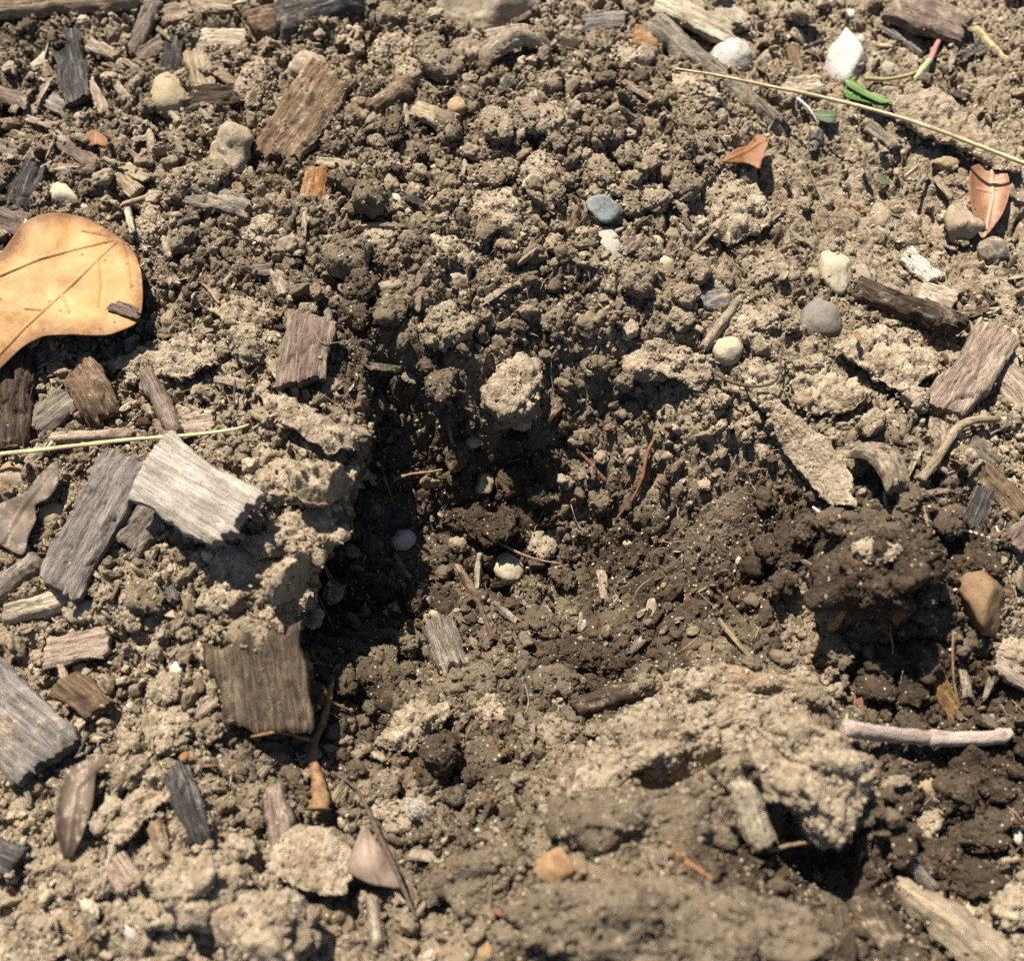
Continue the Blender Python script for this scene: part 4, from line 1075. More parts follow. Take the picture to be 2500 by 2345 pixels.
# ------------------------------------------------------------------ larger clods
k = clod
k('craggy pale clod at the upper rim of the hole', 1262, 962, 92, 78, .1, .62, 0, .9, .25, craggy=1.25, seed=3, grains=.4)
k('dark round lump below the craggy pale clod', 1262, 1072, 40, 34, .8, .5)
k('dark knobbly lump on the upper wall of the hole', 1258, 1168, 50, 48, .85, .45)
k('small grey lump right of the dark knobbly lump', 1312, 1118, 20, 24, .7, .6)
k('light tan clod on the hole floor', 1324, 1326, 38, 46, .2, .7)
k('dark speckled lump at the bottom left of the hole', 1092, 1464, 52, 50, .8, .45)
k('dark ribbed lump above the cream pebble in the hole', 1150, 1270, 62, 60, .85, .5)
k('small pale clod in the shade at the bottom left of the hole', 966, 1502, 30, 34, .1, .7)
k('flat dark brown clod right of the orange root', 906, 1664, 92, 72, .7, .55, 0, .6, .4, craggy=.6)
k('brown clod between pale tilted clod and hole', 1158, 1672, 82, 66, .5, .55, 20, .7)
k('pale rough clod under the brown clod', 1196, 1736, 46, 42, .15, .6)
k('round pale clod at the tip of the dark rotten stick', 1364, 1712, 32, 28, .03, .85, 0, .9, .25)
k('long dark ledge of soil on the lower wall of the hole', 1420, 1610, 190, 46, .8, .5, 6, .9, .35)
k('brown clod above the clod with white mould', 1160, 1842, 84, 50, .55, .5)
k('buff clod carrying a tuft of white mould', 984, 1984, 92, 54, .05, .6, 8, .7, .35, craggy=.8)
k('dark wet lump right of the white mould clod', 1040, 1888, 38, 48, .75, .45)
k('huge pale clod rising towards the viewer at the lower right', 1640, 1830, 285, 125, .22, .6, -22, .8, .5, craggy=.8, n=6, seed=8)
k('right flank of pale soil beside the scaly grey-white chip', 1945, 1860, 235, 125, .2, .6, 42, .8, .5, craggy=.8, n=6, seed=31)
k('brown crumbly soil below the huge pale clod', 1560, 2000, 230, 95, .45, .5, 5, .7, .5, craggy=.8, n=5, seed=33)
k('pale shoulder of soil behind the huge pale clod', 1830, 1690, 215, 62, .25, .6, 2, .8, .5, craggy=.8, n=5, seed=9)
k('dark blurred clod at the bottom edge, nearest the viewer', 1640, 2280, 420, 160, .52, .55, 4, .45, .5, craggy=.8, n=6, seed=12)
k('brownish clod left of the orange oval stone', 1210, 2140, 150, 84, .5, .5, -20, .8, .45, n=5)
k('big dark crumbly lump with a pale patch, right of the hole', 2150, 1410, 146, 150, .95, .5, 40, .85, .4, craggy=1.5, n=6, seed=18)
k('dark crumbly crest behind the pale patch of dry soil', 2100, 1290, 120, 50, .6, .5, 8, 1.0, .4, seed=16)
k('pale patch of dry soil on the big dark crumbly lump', 2140, 1345, 70, 38, .05, .72, -12, .5, .35, lift=10, seed=17)
c('reddish rotten wood streak in the flank of the big dark lump', (2092, 1402), (2206, 1506), 34, 'rust', .45, 4, (13, 9), ridge=2)
c('dark rotten wood streak beside the reddish streak', (2140, 1420), (2226, 1480), 30, 'dark', .35, 4, (14, 11), ridge=2)
k('dark clod between hole and big dark crumbly lump', 1922, 1350, 78, 60, .85, .45)
k('black crumbly lump left of the brown rounded rock', 2336, 1346, 66, 74, .95, .4)
k('tan clod right of the big dark crumbly lump top', 2080, 1130, 60, 46, .3, .6)
k('dark crumbly mass above the twig', 2230, 1600, 120, 56, .85, .45, 0, .8)
k('dark moist lump at the right edge below the twig', 2410, 1888, 112, 62, .85, .45, 10)
k('pale grey clod below the golden flat stone', 2264, 2008, 40, 46, .05, .7, 50)
k('dark lump below the pale grey clod', 2270, 2112, 96, 62, .8, .45)
k('brown lump left of the lilac-grey curled shoot', 2400, 2030, 90, 60, .7, .5)
k('dark lump at the right edge near the bottom', 2390, 2150, 80, 60, .75, .5)
k('pale clod at the right edge near the bottom', 2470, 2212, 74, 62, .03, .75)
k('pale clod in the bottom right corner', 2480, 2310, 66, 50, .05, .7)
k('pale block of soil under the dusty plate, left rim of the hole', 760, 1178, 100, 78, .03, .65, 10, .8, .45, seed=21)
k('tan block of soil on the left rim, middle', 740, 1300, 110, 72, .08, .6, -15, .8, .5, seed=22)
k('crumbly block of soil on the left rim, lowest', 600, 1420, 130, 76, .12, .6, -25, .7, .5, seed=23)
k('tan block above the large square brown chip', 690, 1490, 84, 54, .1, .6, -20, .8, .45)
k('rounded tan clod in the blurred lower left', 480, 2165, 130, 100, .08, .6, 0, .9, .3, craggy=.9, seed=24, lift=4)
k('large blurred clod at the bottom, left of centre', 650, 2270, 150, 105, .15, .55, 0, .8, .35, craggy=.8, seed=25, lift=4)
k('blurred tan clod in the bottom left corner', 90, 2300, 130, 72, .1, .6, 0, .7, .5)
k('tan clod left of the large square brown chip', 400, 1690, 66, 56, .06, .65, 0, .8)
k('crumbly tan clod below the tan clod beside the square chip', 420, 1780, 80, 66, .05, .65, 0, .7)
k('smooth-faced tan clod in the upper crumbs', 1215, 520, 92, 62, .03, .7, 20, .75, .4, craggy=.7, seed=27)
k('wedge clod with flat face below the smooth-faced clod', 1100, 610, 60, 50, .05, .65, 30)
k('tan lobed clod in the upper middle', 1320, 410, 52, 48, .05, .7)
k('round clod at the left of the crumbs below the level dusty stick', 920, 600, 50, 44, .08, .6)
k('mossy grey-brown clod above the hole', 1080, 800, 92, 64, .25, .45, -25, .7)
k('tan clod over the hole to the right', 1640, 880, 110, 62, .1, .55, 10, .8, .45)
k('loaf-shaped clod right of the hole top', 1840, 790, 86, 50, .03, .65, -20, .7)
k('dusty clod in the middle of the top edge', 960, 130, 66, 42, .1, .6)
k('clod behind the short round brown stick', 1010, 175, 70, 46, .1, .55)
k('dark clod at the top below the fuzzy grey log', 980, 50, 66, 48, .3, .4)
k('overhanging clod under the fine straw, upper middle', 1690, 235, 74, 50, .05, .7, 25)
k('tall crumbly clod at the upper end of the crumbs', 1530, 145, 100, 60, .08, .6)
k('flaky dusty clod right of the crumbs', 1780, 510, 110, 62, .05, .65, 10, .7)
k('clod above the small purplish bark flake', 1860, 660, 70, 46, .08, .6)
k('dark clod left of the flat purplish square chip', 620, 840, 76, 60, .15, .5)
k('tan clod left of the large dusty brown chip', 640, 215, 62, 66, .12, .55)
k('tan clod right of the curled yellow leaf', 370, 560, 56, 66, .06, .6)
k('crumbly clod below the grey-brown splinter', 640, 570, 70, 50, .1, .6)

# ------------------------------------------------------------------ broken plates of dried soil and soil-caked bark
r = crust
r('long dusty slab under the straw in the upper right', [(2165, 225), (2200, 205), (2290, 215), (2400, 290), (2490, 368), (2500, 412), (2450, 408), (2350, 352), (2260, 322), (2195, 285)], 9, 6, .1, .55)
r('long dusty slab right below the curled yellow leaf', [(255, 885), (330, 852), (450, 808), (520, 838), (532, 872), (470, 905), (400, 920), (300, 902)], 6, 4, .06)
r('dusty plate overhanging the left rim of the hole', [(628, 952), (690, 956), (760, 996), (820, 1026), (866, 1048), (872, 1086), (800, 1096), (730, 1052), (660, 1008)], 9, 5, .1, .6)
r('long pale strip of caked bark beside the hole, white along its lower edge', [(1868, 982), (1900, 972), (1960, 1022), (2020, 1072), (2064, 1118), (2076, 1165), (2092, 1232), (2022, 1226), (1975, 1172), (1936, 1124), (1900, 1060)], 9, 2.8, 0, .74, rough=.5, dome=.6)
r('dusty crust joining the top of the long pale strip', [(1806, 890), (1850, 866), (1890, 880), (1922, 920), (1926, 960), (1890, 990), (1850, 985), (1820, 940)], 6, 4, .02, .68)
r('big dusty slab with torn lower edge under the grey rounded pebble', [(2040, 840), (2090, 798), (2150, 788), (2212, 808), (2272, 848), (2304, 870), (2292, 902), (2232, 942), (2200, 946), (2130, 902), (2076, 872)], 9, 5, .02, .66)
r('dusty soil crust right of the dark wiry root', [(1932, 932), (1960, 890), (2020, 884), (2090, 920), (2132, 960), (2092, 988), (2060, 1002), (1990, 1002), (1946, 980)], 6, 5, .02, .68, rough=1.3)
r('pale round flat clod of crust beside the pinkish leaf scrap', [(654, 2080), (690, 2030), (732, 2012), (790, 2020), (850, 2060), (862, 2100), (850, 2150), (846, 2180), (790, 2186), (720, 2160), (660, 2130)], 9, 3, 0, .74, rough=.55, dome=.8)
r('pale tilted clod of crust below the hole', [(908, 1816), (960, 1740), (1000, 1704), (1040, 1690), (1082, 1694), (1094, 1726), (1080, 1762), (1030, 1802), (1000, 1828), (950, 1828)], 8, 7, .02, .7, rough=1.3, dome=3, tilt=(.02, -.03))
r('tan slab of crust leaning on the half-buried brown leaf', [(255, 2040), (300, 1960), (330, 1880), (372, 1840), (402, 1880), (386, 1960), (340, 2012), (290, 2062)], 8, 5, .05, .62, rough=1.2)
r('flaky pale crust right of the crumbs below the folded orange leaf', [(1716, 560), (1800, 504), (1880, 488), (1912, 520), (1860, 560), (1780, 588)], 6, 4, .06, .6, rough=1.4)
r('dusty crust between curled yellow leaf and purplish square chip', [(500, 740), (560, 714), (640, 720), (692, 750), (650, 786), (560, 792)], 5, 4, .12, .55, rough=1.3)
r('pale crust at the right edge under the brown rounded rock', [(2430, 1572), (2470, 1540), (2530, 1560), (2530, 1640), (2470, 1642), (2440, 1610)], 6, 4, .02, .65)
r('pale crust at the bottom right, right of the bark strip', [(2430, 2190), (2470, 2160), (2530, 2170), (2530, 2260), (2460, 2262), (2430, 2230)], 8, 6, .02, .66, rough=1.3)
r('rough crust on the left rim below the overhanging plate', [(690, 1130), (760, 1106), (830, 1120), (858, 1160), (840, 1205), (770, 1222), (700, 1190)], 17, 8, .05, .62, rough=1.8, dome=4)
r('rough crust on the left rim beside the hole shadow', [(620, 1400), (700, 1340), (780, 1330), (800, 1352), (752, 1400), (735, 1452), (660, 1470)], 17, 8, .06, .6, rough=1.8, dome=4)

# ------------------------------------------------------------------ leaves
m_yellow = mat_leaf('leaf_yellow', (0.17, 0.075, 0.022), (0.38, 0.205, 0.068), (0.48, 0.295, 0.12), (0.24, 0.12, 0.038), True, 0, .1, .62, .4)
m_rib = mat_plain('midrib_tan', (0.36, 0.2, 0.075), (0.5, 0.32, 0.14), 400, .6)
def zleaf(a, b):
    t_ = ((a - 292) * -0.72 + (b - 580) * 0.69)      # along the midrib
    n_ = ((a - 292) * 0.69 + (b - 580) * 0.72)       # across it
    return 9 + 4.5 * math.sin(t_ / 190.0) + abs(n_) * 0.012 + (n_ / 150.0) ** 2 * 1.2 - max(0, b - 760) * 0.02
L1 = leaf('large curled yellow leaf at the left edge', [(-10, 640), (52, 549), (90, 528), (130, 519), (175, 522), (216, 536), (262, 562), (292, 580), (329, 619), (346, 666), (351, 727), (344, 774), (322, 796), (260, 818), (173, 817), (108, 821), (56, 848), (9, 891), (-45, 938), (-115, 988), (-124, 966), (-84, 884), (-62, 800), (-42, 716)],
   m_yellow, zleaf, veins=[[(294, 581), (240, 632), (170, 700), (60, 800), (-20, 884), (-110, 974)], [(290, 583), (250, 592), (200, 604), (100, 630), (0, 672)], [(288, 582), (250, 572), (200, 562)], [(238, 636), (244, 690), (238, 750)], [(294, 583), (312, 640), (318, 700)], [(150, 718), (168, 760)], [(110, 756), (60, 752)]], vein_w=2.6, step=3.2, wavy=.0008)
m_rl = mat_leaf('leaf_reddish', (0.22, 0.10, 0.05), (0.36, 0.2, 0.115), (0.44, 0.28, 0.18), (0.46, 0.32, 0.2), False, .1, .1, .5)
leaf('reddish tan oval leaf near the right edge', [(2372, 408), (2420, 398), (2462, 424), (2464, 470), (2444, 528), (2402, 582), (2384, 545), (2372, 510), (2368, 462)], m_rl,
     lambda a, b: 5 + 0.0012 * (a - 2418) ** 2 + (b - 400) * -0.01, veins=[[(2422, 402), (2424, 480), (2404, 578)], [(2424, 450), (2450, 440)], [(2424, 470), (2385, 460)]], vein_w=2.6, step=3.4)
m_ol = mat_leaf('leaf_orange', (0.2, 0.08, 0.025), (0.33, 0.16, 0.065), (0.42, 0.24, 0.12), (0.3, 0.15, 0.06), False, .15, .12, .55)
leaf('folded orange-brown leaf scrap right of the crumbs', [(1762, 394), (1796, 366), (1822, 352), (1848, 330), (1870, 333), (1875, 352), (1868, 375), (1872, 384), (1858, 390), (1855, 412), (1830, 402), (1800, 397)], m_ol,
     lambda a, b: 11 - (b - 330) * 0.02 + (-6 if b < 345 and a > 1840 else 0) * 0.5 + abs(a - 1815) * 0.03, step=4, vein_w=2, veins=[[(1765, 394), (1820, 370), (1868, 340)]])
m_br = mat_leaf('leaf_brown', (0.06, 0.038, 0.025), (0.135, 0.092, 0.064), (0.23, 0.168, 0.122), (0.09, 0.055, 0.035), False, .55, .05, .6)
leaf('brown torn leaf curling at the left edge', [(-20, 1240), (58, 1203), (96, 1160), (128, 1132), (146, 1122), (142, 1180), (120, 1215), (84, 1232), (88, 1266), (70, 1310), (56, 1352), (8, 1334), (-20, 1300)], m_br,
     lambda a, b: 8 + 0.02 * abs(a - 60) - 0.01 * (b - 1200), step=6, veins=[[(140, 1130), (60, 1230), (0, 1330)]])
leaf('dull brown curled leaf half buried in the lower left', [(136, 2010), (140, 1935), (168, 1880), (215, 1848), (262, 1840), (268, 1856), (236, 1890), (226, 1960), (205, 2030), (180, 2086), (158, 2092), (140, 2050)], m_br,
     lambda a, b: 6 + 0.0009 * (a - 205) ** 2, step=6, veins=[[(262, 1846), (190, 1920), (165, 2080)]])
m_pk = mat_leaf('leaf_pink', (0.13, 0.086, 0.06), (0.245, 0.172, 0.128), (0.33, 0.248, 0.192), (0.2, 0.13, 0.09), False, .3, .05, .6)
leaf('flat pinkish leaf scrap beside the dark stem', [(890, 2014), (925, 2062), (960, 2110), (981, 2166), (940, 2164), (905, 2156), (850, 2130), (856, 2092), (868, 2052)], m_pk,
     lambda a, b: 9 - 0.004 * (b - 2014), step=6, veins=[[(890, 2020), (900, 2090), (920, 2160)]])
m_gr = mat_leaf('leaf_green', (0.075, 0.15, 0.02), (0.15, 0.27, 0.045), (0.25, 0.36, 0.1), (0.28, 0.38, 0.13), False, .12, .25, .5)
m_dg = mat_leaf('leaf_dull_green', (0.06, 0.09, 0.035), (0.11, 0.16, 0.065), (0.19, 0.25, 0.12), (0.2, 0.25, 0.13), False, .3, .2, .5)
gb = bpy.data.objects.new('green_leaf', None); COL.objects.link(gb)
b1 = leaf(None, [(2060, 192), (2078, 196), (2120, 222), (2166, 244), (2178, 252), (2150, 252), (2105, 236), (2072, 212)], m_gr, lambda a, b: 6 + (b - 190) * .03, step=4, name='leaflet', cat=None, veins=[[(2062, 194), (2176, 251)]], vein_w=2)
b2 = leaf(None, [(2056, 220), (2072, 212), (2096, 216), (2130, 234), (2178, 252), (2160, 258), (2110, 252), (2072, 238)], m_gr, lambda a, b: 4 + (b - 190) * .03, step=4, name='leaflet', cat=None, veins=[[(2060, 222), (2176, 252)]], vein_w=2)
gb.location = b1.location
for b_ in (b1, b2):
    b_.location = Vector(b_.location) - Vector(gb.location); b_.parent = gb
    THINGS.pop()
tag(gb, 'bright green folded blade just above the fine straw', 'leaf'); THINGS.append((gb, 2115, 225))
leaf('torn green leaf scrap above the black charred scrap', [(1985, 272), (2010, 268), (2030, 274), (2042, 262), (2040, 285), (2028, 300), (2008, 298), (1990, 290)], m_dg, lambda a, b: 5, step=4, veins=[[(1990, 280), (2036, 282)]], vein_w=2, name='green_leaf_scrap', cat='leaf scrap')
leaf('tiny green leaf bit on bare compacted soil', [(2140, 428), (2152, 424), (2160, 436), (2170, 438), (2168, 452), (2152, 450), (2146, 440)], m_dg, lambda a, b: 3, step=4, name='green_leaf_scrap', cat='leaf scrap')
leaf('tiny yellow petal on the big dusty slab', [(2086, 815), (2094, 812), (2104, 822), (2100, 832), (2092, 828)], m_yellow, lambda a, b: 14, step=4, name='petal', cat='petal')
leaf('golden scrap above the dark grey double splinter', [(436, 1846), (450, 1834), (466, 1836), (458, 1850), (444, 1856)], m_yellow, lambda a, b: 8, step=4, name='petal', cat='petal')
leaf('rust-coloured curled scrap left of the purplish splinter', [(205, 335), (222, 318), (240, 322), (262, 340), (255, 358), (235, 352), (218, 356)], m_ol, lambda a, b: 5 + .04 * abs(a - 232), step=4, cat='leaf scrap', name='leaf_scrap')

# ------------------------------------------------------------------ straws, stems, roots
m_straw = mat_wood('straw', 0); m_tw = mat_wood('twig', 0); m_root = mat_plain('root_rust', (0.11, 0.058, 0.028), (0.29, 0.165, 0.08), 500, .8)
m_red = mat_plain('root_red', (0.12, 0.045, 0.025), (0.27, 0.12, 0.07), 600, .75); m_dk = mat_plain('root_dark', (0.04, 0.026, 0.02), (0.12, 0.08, 0.06), 600, .85)
m_wh = mat_plain('root_white', (0.42, 0.38, 0.31), (0.66, 0.62, 0.54), 800, .8); m_br2 = mat_plain('root_brown', (0.13, 0.08, 0.045), (0.3, 0.2, 0.12), 600, .85)
m_org = mat_plain('root_orange', (0.27, 0.12, 0.03), (0.46, 0.25, 0.09), 500, .8)
m_stem_g = mat_plain('stem_green', (0.2, 0.26, 0.1), (0.38, 0.42, 0.22), 500, .5); m_stem_p = mat_plain('stem_pink', (0.3, 0.1, 0.1), (0.42, 0.19, 0.18), 500, .5)
m_stem_b = mat_plain('stem_brown', (0.22, 0.19, 0.08), (0.33, 0.27, 0.13), 500, .5)
stem('long fine dry straw slanting across the upper right', [(1652, 168, 14), (1750, 184, 14), (1850, 205, 15), (1960, 227, 16), (2080, 255, 17), (2190, 285, 17), (2290, 318, 17), (2400, 360, 16), (2540, 414, 15)], [5, 7, 8, 9, 9, 10, 10, 10, 10], m_straw, 'dry_straw', 'straw')
stem('pale dry straw lying level on the left, passing behind the fluted chip', [(-40, 1112, 9), (100, 1098, 10), (220, 1084, 12), (340, 1071, 13), (460, 1062, 13), (560, 1050, 12), (608, 1036, 10)], [11, 11, 11, 10, 9, 8, 4], m_straw, 'dry_straw', 'straw')
stem('smooth pinkish grey twig lying level near the lower right edge', [(2062, 1776, 9), (2074, 1779, 9), (2110, 1784, 10), (2180, 1793, 11), (2262, 1800, 12), (2276, 1801, 12), (2350, 1803, 11), (2420, 1800, 10), (2446, 1795, 9), (2470, 1787, 9)], [34, 46, 42, 39, 38, 44, 37, 36, 42, 22], m_tw, 'twig', 'twig', 16, .09)
stem('thick rust-brown root hanging down the left rim of the hole', [(836, 1606, 4), (812, 1655, 6), (803, 1700, 7), (790, 1755, 7), (770, 1805, 6), (762, 1845, 6), (772, 1890, 7), (782, 1940, 8), (778, 1976, 7)], [12, 15, 16, 16, 20, 20, 24, 40, 52], m_root, 'root', 'root', 8, .25, .6)
stem('thin rusty side root crossing the foot of the square brown chip', [(764, 1808, 6), (735, 1800, 10), (690, 1786, 13), (650, 1790, 13), (612, 1798, 12)], [12, 9, 9, 8, 4], m_root, 'root', 'root', 7, .25)
stem('short rusty root stub right of the thick root', [(800, 1708, 6), (828, 1722, 6), (862, 1736, 4)], [9, 8, 4], m_root, 'root', 'root', 6, .25)
stem('reddish root running down the right wall of the hole', [(1598, 1070, 3), (1580, 1108, 5), (1568, 1165, 6), (1548, 1212, 6), (1522, 1245, 5), (1496, 1280, 3)], [7, 10, 10, 9, 9, 5], m_red, 'root', 'root', 7, .2)
stem('short reddish twig on the upper right wall of the hole', [(1408, 1096, 4), (1440, 1128, 5), (1470, 1165, 5), (1486, 1182, 3)], [9, 11, 13, 8], m_red, 'twig', 'twig', 7, .2)
stem('thin brown rootlet spanning the hole floor', [(1196, 1312, 8), (1240, 1336, 8), (1300, 1362, 8), (1372, 1376, 6)], [5, 7, 6, 4], m_br2, 'root', 'root', 6, .2)
stem('grey rootlet poking from the left wall of the hole', [(960, 1170, 8), (1000, 1158, 12), (1045, 1152, 14), (1080, 1146, 14)], [12, 7, 6, 5], m_br2, 'root', 'root', 6, .3)
stem('long dark stem running past the pinkish leaf scrap', [(816, 1886, 5), (870, 1925, 6), (905, 1990, 8), (935, 2058, 9), (962, 2112, 9), (985, 2168, 8), (1018, 2245, 5)], [8, 9, 11, 13, 12, 10, 6], m_dk, 'stem', 'stem', 8, .15)
stem('dark wiry root looping over the dusty bark piece', [(1735, 902, 6), (1770, 925, 8), (1810, 939, 9), (1860, 942, 10), (1895, 926, 11), (1906, 880, 10), (1910, 838, 7)], [8, 9, 9, 7, 7, 6, 5], m_dk, 'root', 'root', 7, .2)
stem('curved tan stick near the right edge', [(2438, 1022, 7), (2380, 1026, 9), (2340, 1042, 9), (2312, 1082, 8), (2280, 1130, 7), (2248, 1172, 5)], [16, 20, 24, 22, 24, 22], mat_wood('tan', .4), 'twig', 'twig', 8, .15)
stem('rusty root stub below the big dark crumbly lump', [(2062, 1486, 6), (2040, 1525, 6), (2018, 1552, 5), (2008, 1578, 3)], [16, 20, 20, 22], m_org, 'root', 'root', 8, .25)
stem('rusty splinter on the left flank of the big dark lump', [(2036, 1408, 9), (2062, 1432, 10), (2098, 1462, 10)], [10, 14, 10], m_org, 'root', 'root', 7, .25)
stem('tan stalk lying on the soil between hole and pale clod', [(1755, 1512, 3), (1790, 1556, 4), (1834, 1606, 4)], [13, 13, 11], mat_wood('tan', .2), 'twig', 'twig', 8, .1)
stem('thin white root below the black flat chip', [(2308, 1284, 4), (2350, 1292, 5), (2390, 1304, 6), (2425, 1314, 6), (2438, 1306, 6), (2432, 1284, 4)], [7, 8, 7, 7, 6, 4], m_wh, 'root', 'root', 6, .2)
stem('short white thread root above the big dark lump', [(1985, 1238, 8), (1996, 1246, 10), (2006, 1252, 10)], [6, 7, 5], m_wh, 'root', 'root', 6, .1)
stem('thin upright stem above the smooth twig', [(2328, 1540, 6), (2326, 1600, 7), (2330, 1670, 6), (2348, 1740, 4)], [7, 7, 6, 4], m_br2, 'stem', 'stem', 6, .1)
stem('dusty root arching over the dark crevice of the foreground', [(1876, 2076, 12), (1930, 2062, 16), (1990, 2052, 17), (2062, 2036, 12)], [13, 10, 9, 8], m_br2, 'root', 'root', 7, .2)
stem('short reddish stick in the cleft of the foreground mound', [(1206, 2224, 5), (1245, 2238, 6), (1290, 2252, 5)], [12, 14, 10], m_red, 'twig', 'twig', 8, .1)
stem('thin pale twig among crumbs below the folded orange leaf scrap', [(1694, 612, 5), (1722, 585, 6), (1752, 552, 6)], [8, 12, 10], mat_wood('tan', .5), 'twig', 'twig', 7, .15)
stem('long curved rootlet dangling over the flat purplish square chip', [(762, 778, 8), (772, 815, 9), (790, 838, 9), (830, 835, 6)], [3, 4, 4, 3], m_br2, 'root', 'root', 5, .1)
stem('thin rootlet hanging under the flat purplish square chip', [(630, 895, 7), (605, 925, 9), (596, 960, 9), (595, 1000, 6)], [3, 4, 4, 3], m_dk, 'root', 'root', 5, .1)
stem('short rootlet beside the hanging rootlet', [(573, 925, 6), (572, 960, 7), (572, 998, 6)], [3, 4, 3], m_dk, 'root', 'root', 5, .1)
stem('pale thin root right of the crumbs under the fine straw', [(1946, 240, 5), (1962, 252, 6), (1980, 272, 6), (1996, 300, 4)], [7, 7, 6, 4], m_wh, 'root', 'root', 6, .1)
stem('dark dry stalk standing in the hole above the broken stick', [(1160, 1452, 5), (1180, 1500, 5), (1205, 1560, 4)], [14, 12, 9], m_dk, 'twig', 'twig', 7, .2)
stem('small root on the bare wall above the egg-shaped hole pebble', [(1092, 1025, 5), (1100, 1065, 6), (1112, 1110, 5)], [8, 10, 7], m_br2, 'root', 'root', 6, .2)
sp = bpy.data.objects.new('green_sprout', None); COL.objects.link(sp); q_ = on_ground(2240, 180); sp.location = q_
def part_stem(nm, pts, w_, m_):
    o_ = stem(None, pts, w_, m_, nm, None, 9, .06, parent=sp); o_.location = -Vector(q_); return o_
part_stem('root_collar', [(2292, 100, 5), (2280, 125, 5), (2270, 148, 5)], [13, 15, 16], m_stem_p)
part_stem('stem', [(2270, 148, 5), (2252, 170, 5), (2236, 195, 4), (2224, 214, 3)], [17, 18, 18, 16], m_stem_g)
part_stem('side_stem', [(2248, 172, 5), (2210, 186, 5), (2160, 194, 5), (2112, 192, 5)], [9, 9, 10, 12], m_stem_b)
tag(sp, 'green sprout with pink root collar and bent side stem, upper right', 'sprout'); THINGS.append((sp, 2240, 165))

def tuft(label, px, py, n_, spread, length, lift):
    V = []; F = []
    for i in range(n_):
        a = rng.normal(0, 1, 2) * spread; th = rng.normal(.75, .35) + (3.14 if rng.random() < .4 else 0); l = length * (.5 + rng.random())
        P = [on_ground(px + a[0] + math.cos(th) * l * t, py + a[1] + math.sin(th) * l * t * .7, (lift + 2 * rng.random() * math.sin(t * 3)) * MM) for t in (0, .33, .66, 1)]
        me, vv = tube_mesh('t', P, [.00004, .00006, .00005, .00003], 4, .2, 1, i, 3)
        b0 = len(V); V += [v.co[:] for v in me.vertices]; F += [tuple(b0 + j for j in p.vertices) for p in me.polygons]
        bpy.data.meshes.remove(me)
    o = link('white_mould', mesh('white_mould', V, F), m_wh); tag(o, label, 'mould'); THINGS.append((o, px, py)); return o
tuft('bright white mould tuft on the buff clod', 1014, 1968, 110, 11, 18, 9)
tuft('small white mould threads above the buff mould clod', 968, 1880, 10, 5, 12, 6)
tuft('white threads left of the craggy pale clod', 1146, 1004, 6, 8, 20, 4)
tuft('white threads below the flat beige stone', 1520, 640, 5, 8, 22, 6)
# ------------------------------------------------------------------ smaller things strewn about, each described from its neighbours
LM = {'curled yellow leaf': (190, 690), 'silver-streaked charcoal chip': (178, 160), 'egg-shaped buff pebble': (412, 230), 'rough grey-tan rock': (556, 370), 'large dusty brown chip': (740, 280), 'fuzzy grey log': (780, 20),
 'big sandy rock': (1172, 30), 'yellow-orange pebble': (1119, 262), 'arched bark strip': (1255, 120), 'blue-grey angular stone': (1473, 506), 'pea-like tan pebble': (1057, 588), 'rusty earthy lump': (1112, 682),
 'broad pale plank end': (1710, 30), 'long weathered log': (1750, 190), 'tooth-like white rock': (2062, 132), 'green sprout': (2240, 165), 'bright green blade': (2115, 225), 'long dusty slab': (2335, 320), 'orange-brown leaf scrap': (1815, 372),
 'reddish oval leaf': (2418, 490), 'heart-shaped stone': (2352, 548), 'smooth beige pebble': (2046, 660), 'grey rounded pebble': (2003, 783), 'dark brown split chip': (2220, 752), 'cream-yellow pebble': (1776, 856), 'long pale bark strip': (1972, 1106),
 'pinkish grey split block': (2370, 910), 'thin white root': (2380, 1300), 'big dark crumbly lump': (2150, 1370), 'brown rounded rock': (2392, 1466), 'smooth pinkish twig': (2260, 1797), 'golden flat stone': (2250, 1916), 'craggy pale clod': (1262, 962),
 'white egg-shaped pebble': (986, 1318), 'cream hole pebble': (1238, 1386), 'reddish hole root': (1560, 1180), 'flat purplish square chip': (747, 850), 'silver-grey fluted chip': (470, 1200), 'blue-grey board': (220, 1290), 'holey stone': (206, 1490),
 'pinkish scalloped chip': (180, 1576), 'large square brown chip': (633, 1670), 'thick rust-brown root': (785, 1790), 'pale tilted clod': (1006, 1764), 'white mould tuft': (1015, 1968), 'pale round flat clod': (766, 2100), 'pinkish leaf scrap': (915, 2100),
 'half-buried brown leaf': (195, 1960), 'orange oval stone': (1352, 2120), 'scaly grey-white chip': (1840, 1990), 'huge pale clod': (1700, 1820), 'lilac curled shoot': (2250, 2140), 'thorn-like splinter': (264, 2120), 'dark fibrous block': (40, 970), 'tan bark strip': (2320, 2260), 'dark rotten stick': (1480, 1705), 'blurred lower left clod': (480, 2170)}
LMN = list(LM); LMP = np.array([LM[q] for q in LMN], float)
DIRS = ['right of', 'below right of', 'below', 'below left of', 'left of', 'above left of', 'above', 'above right of']
AUTO = []
def describe(o, px, py, base):
    d = np.hypot(*(LMP - [px, py]).T); i = int(np.argmin(d))
    a = math.atan2(py - LMP[i, 1], px - LMP[i, 0]); k_ = int(round(a / (math.pi / 4))) % 8
    AUTO.append((o, base, DIRS[k_], LMN[i], float(d[i])))

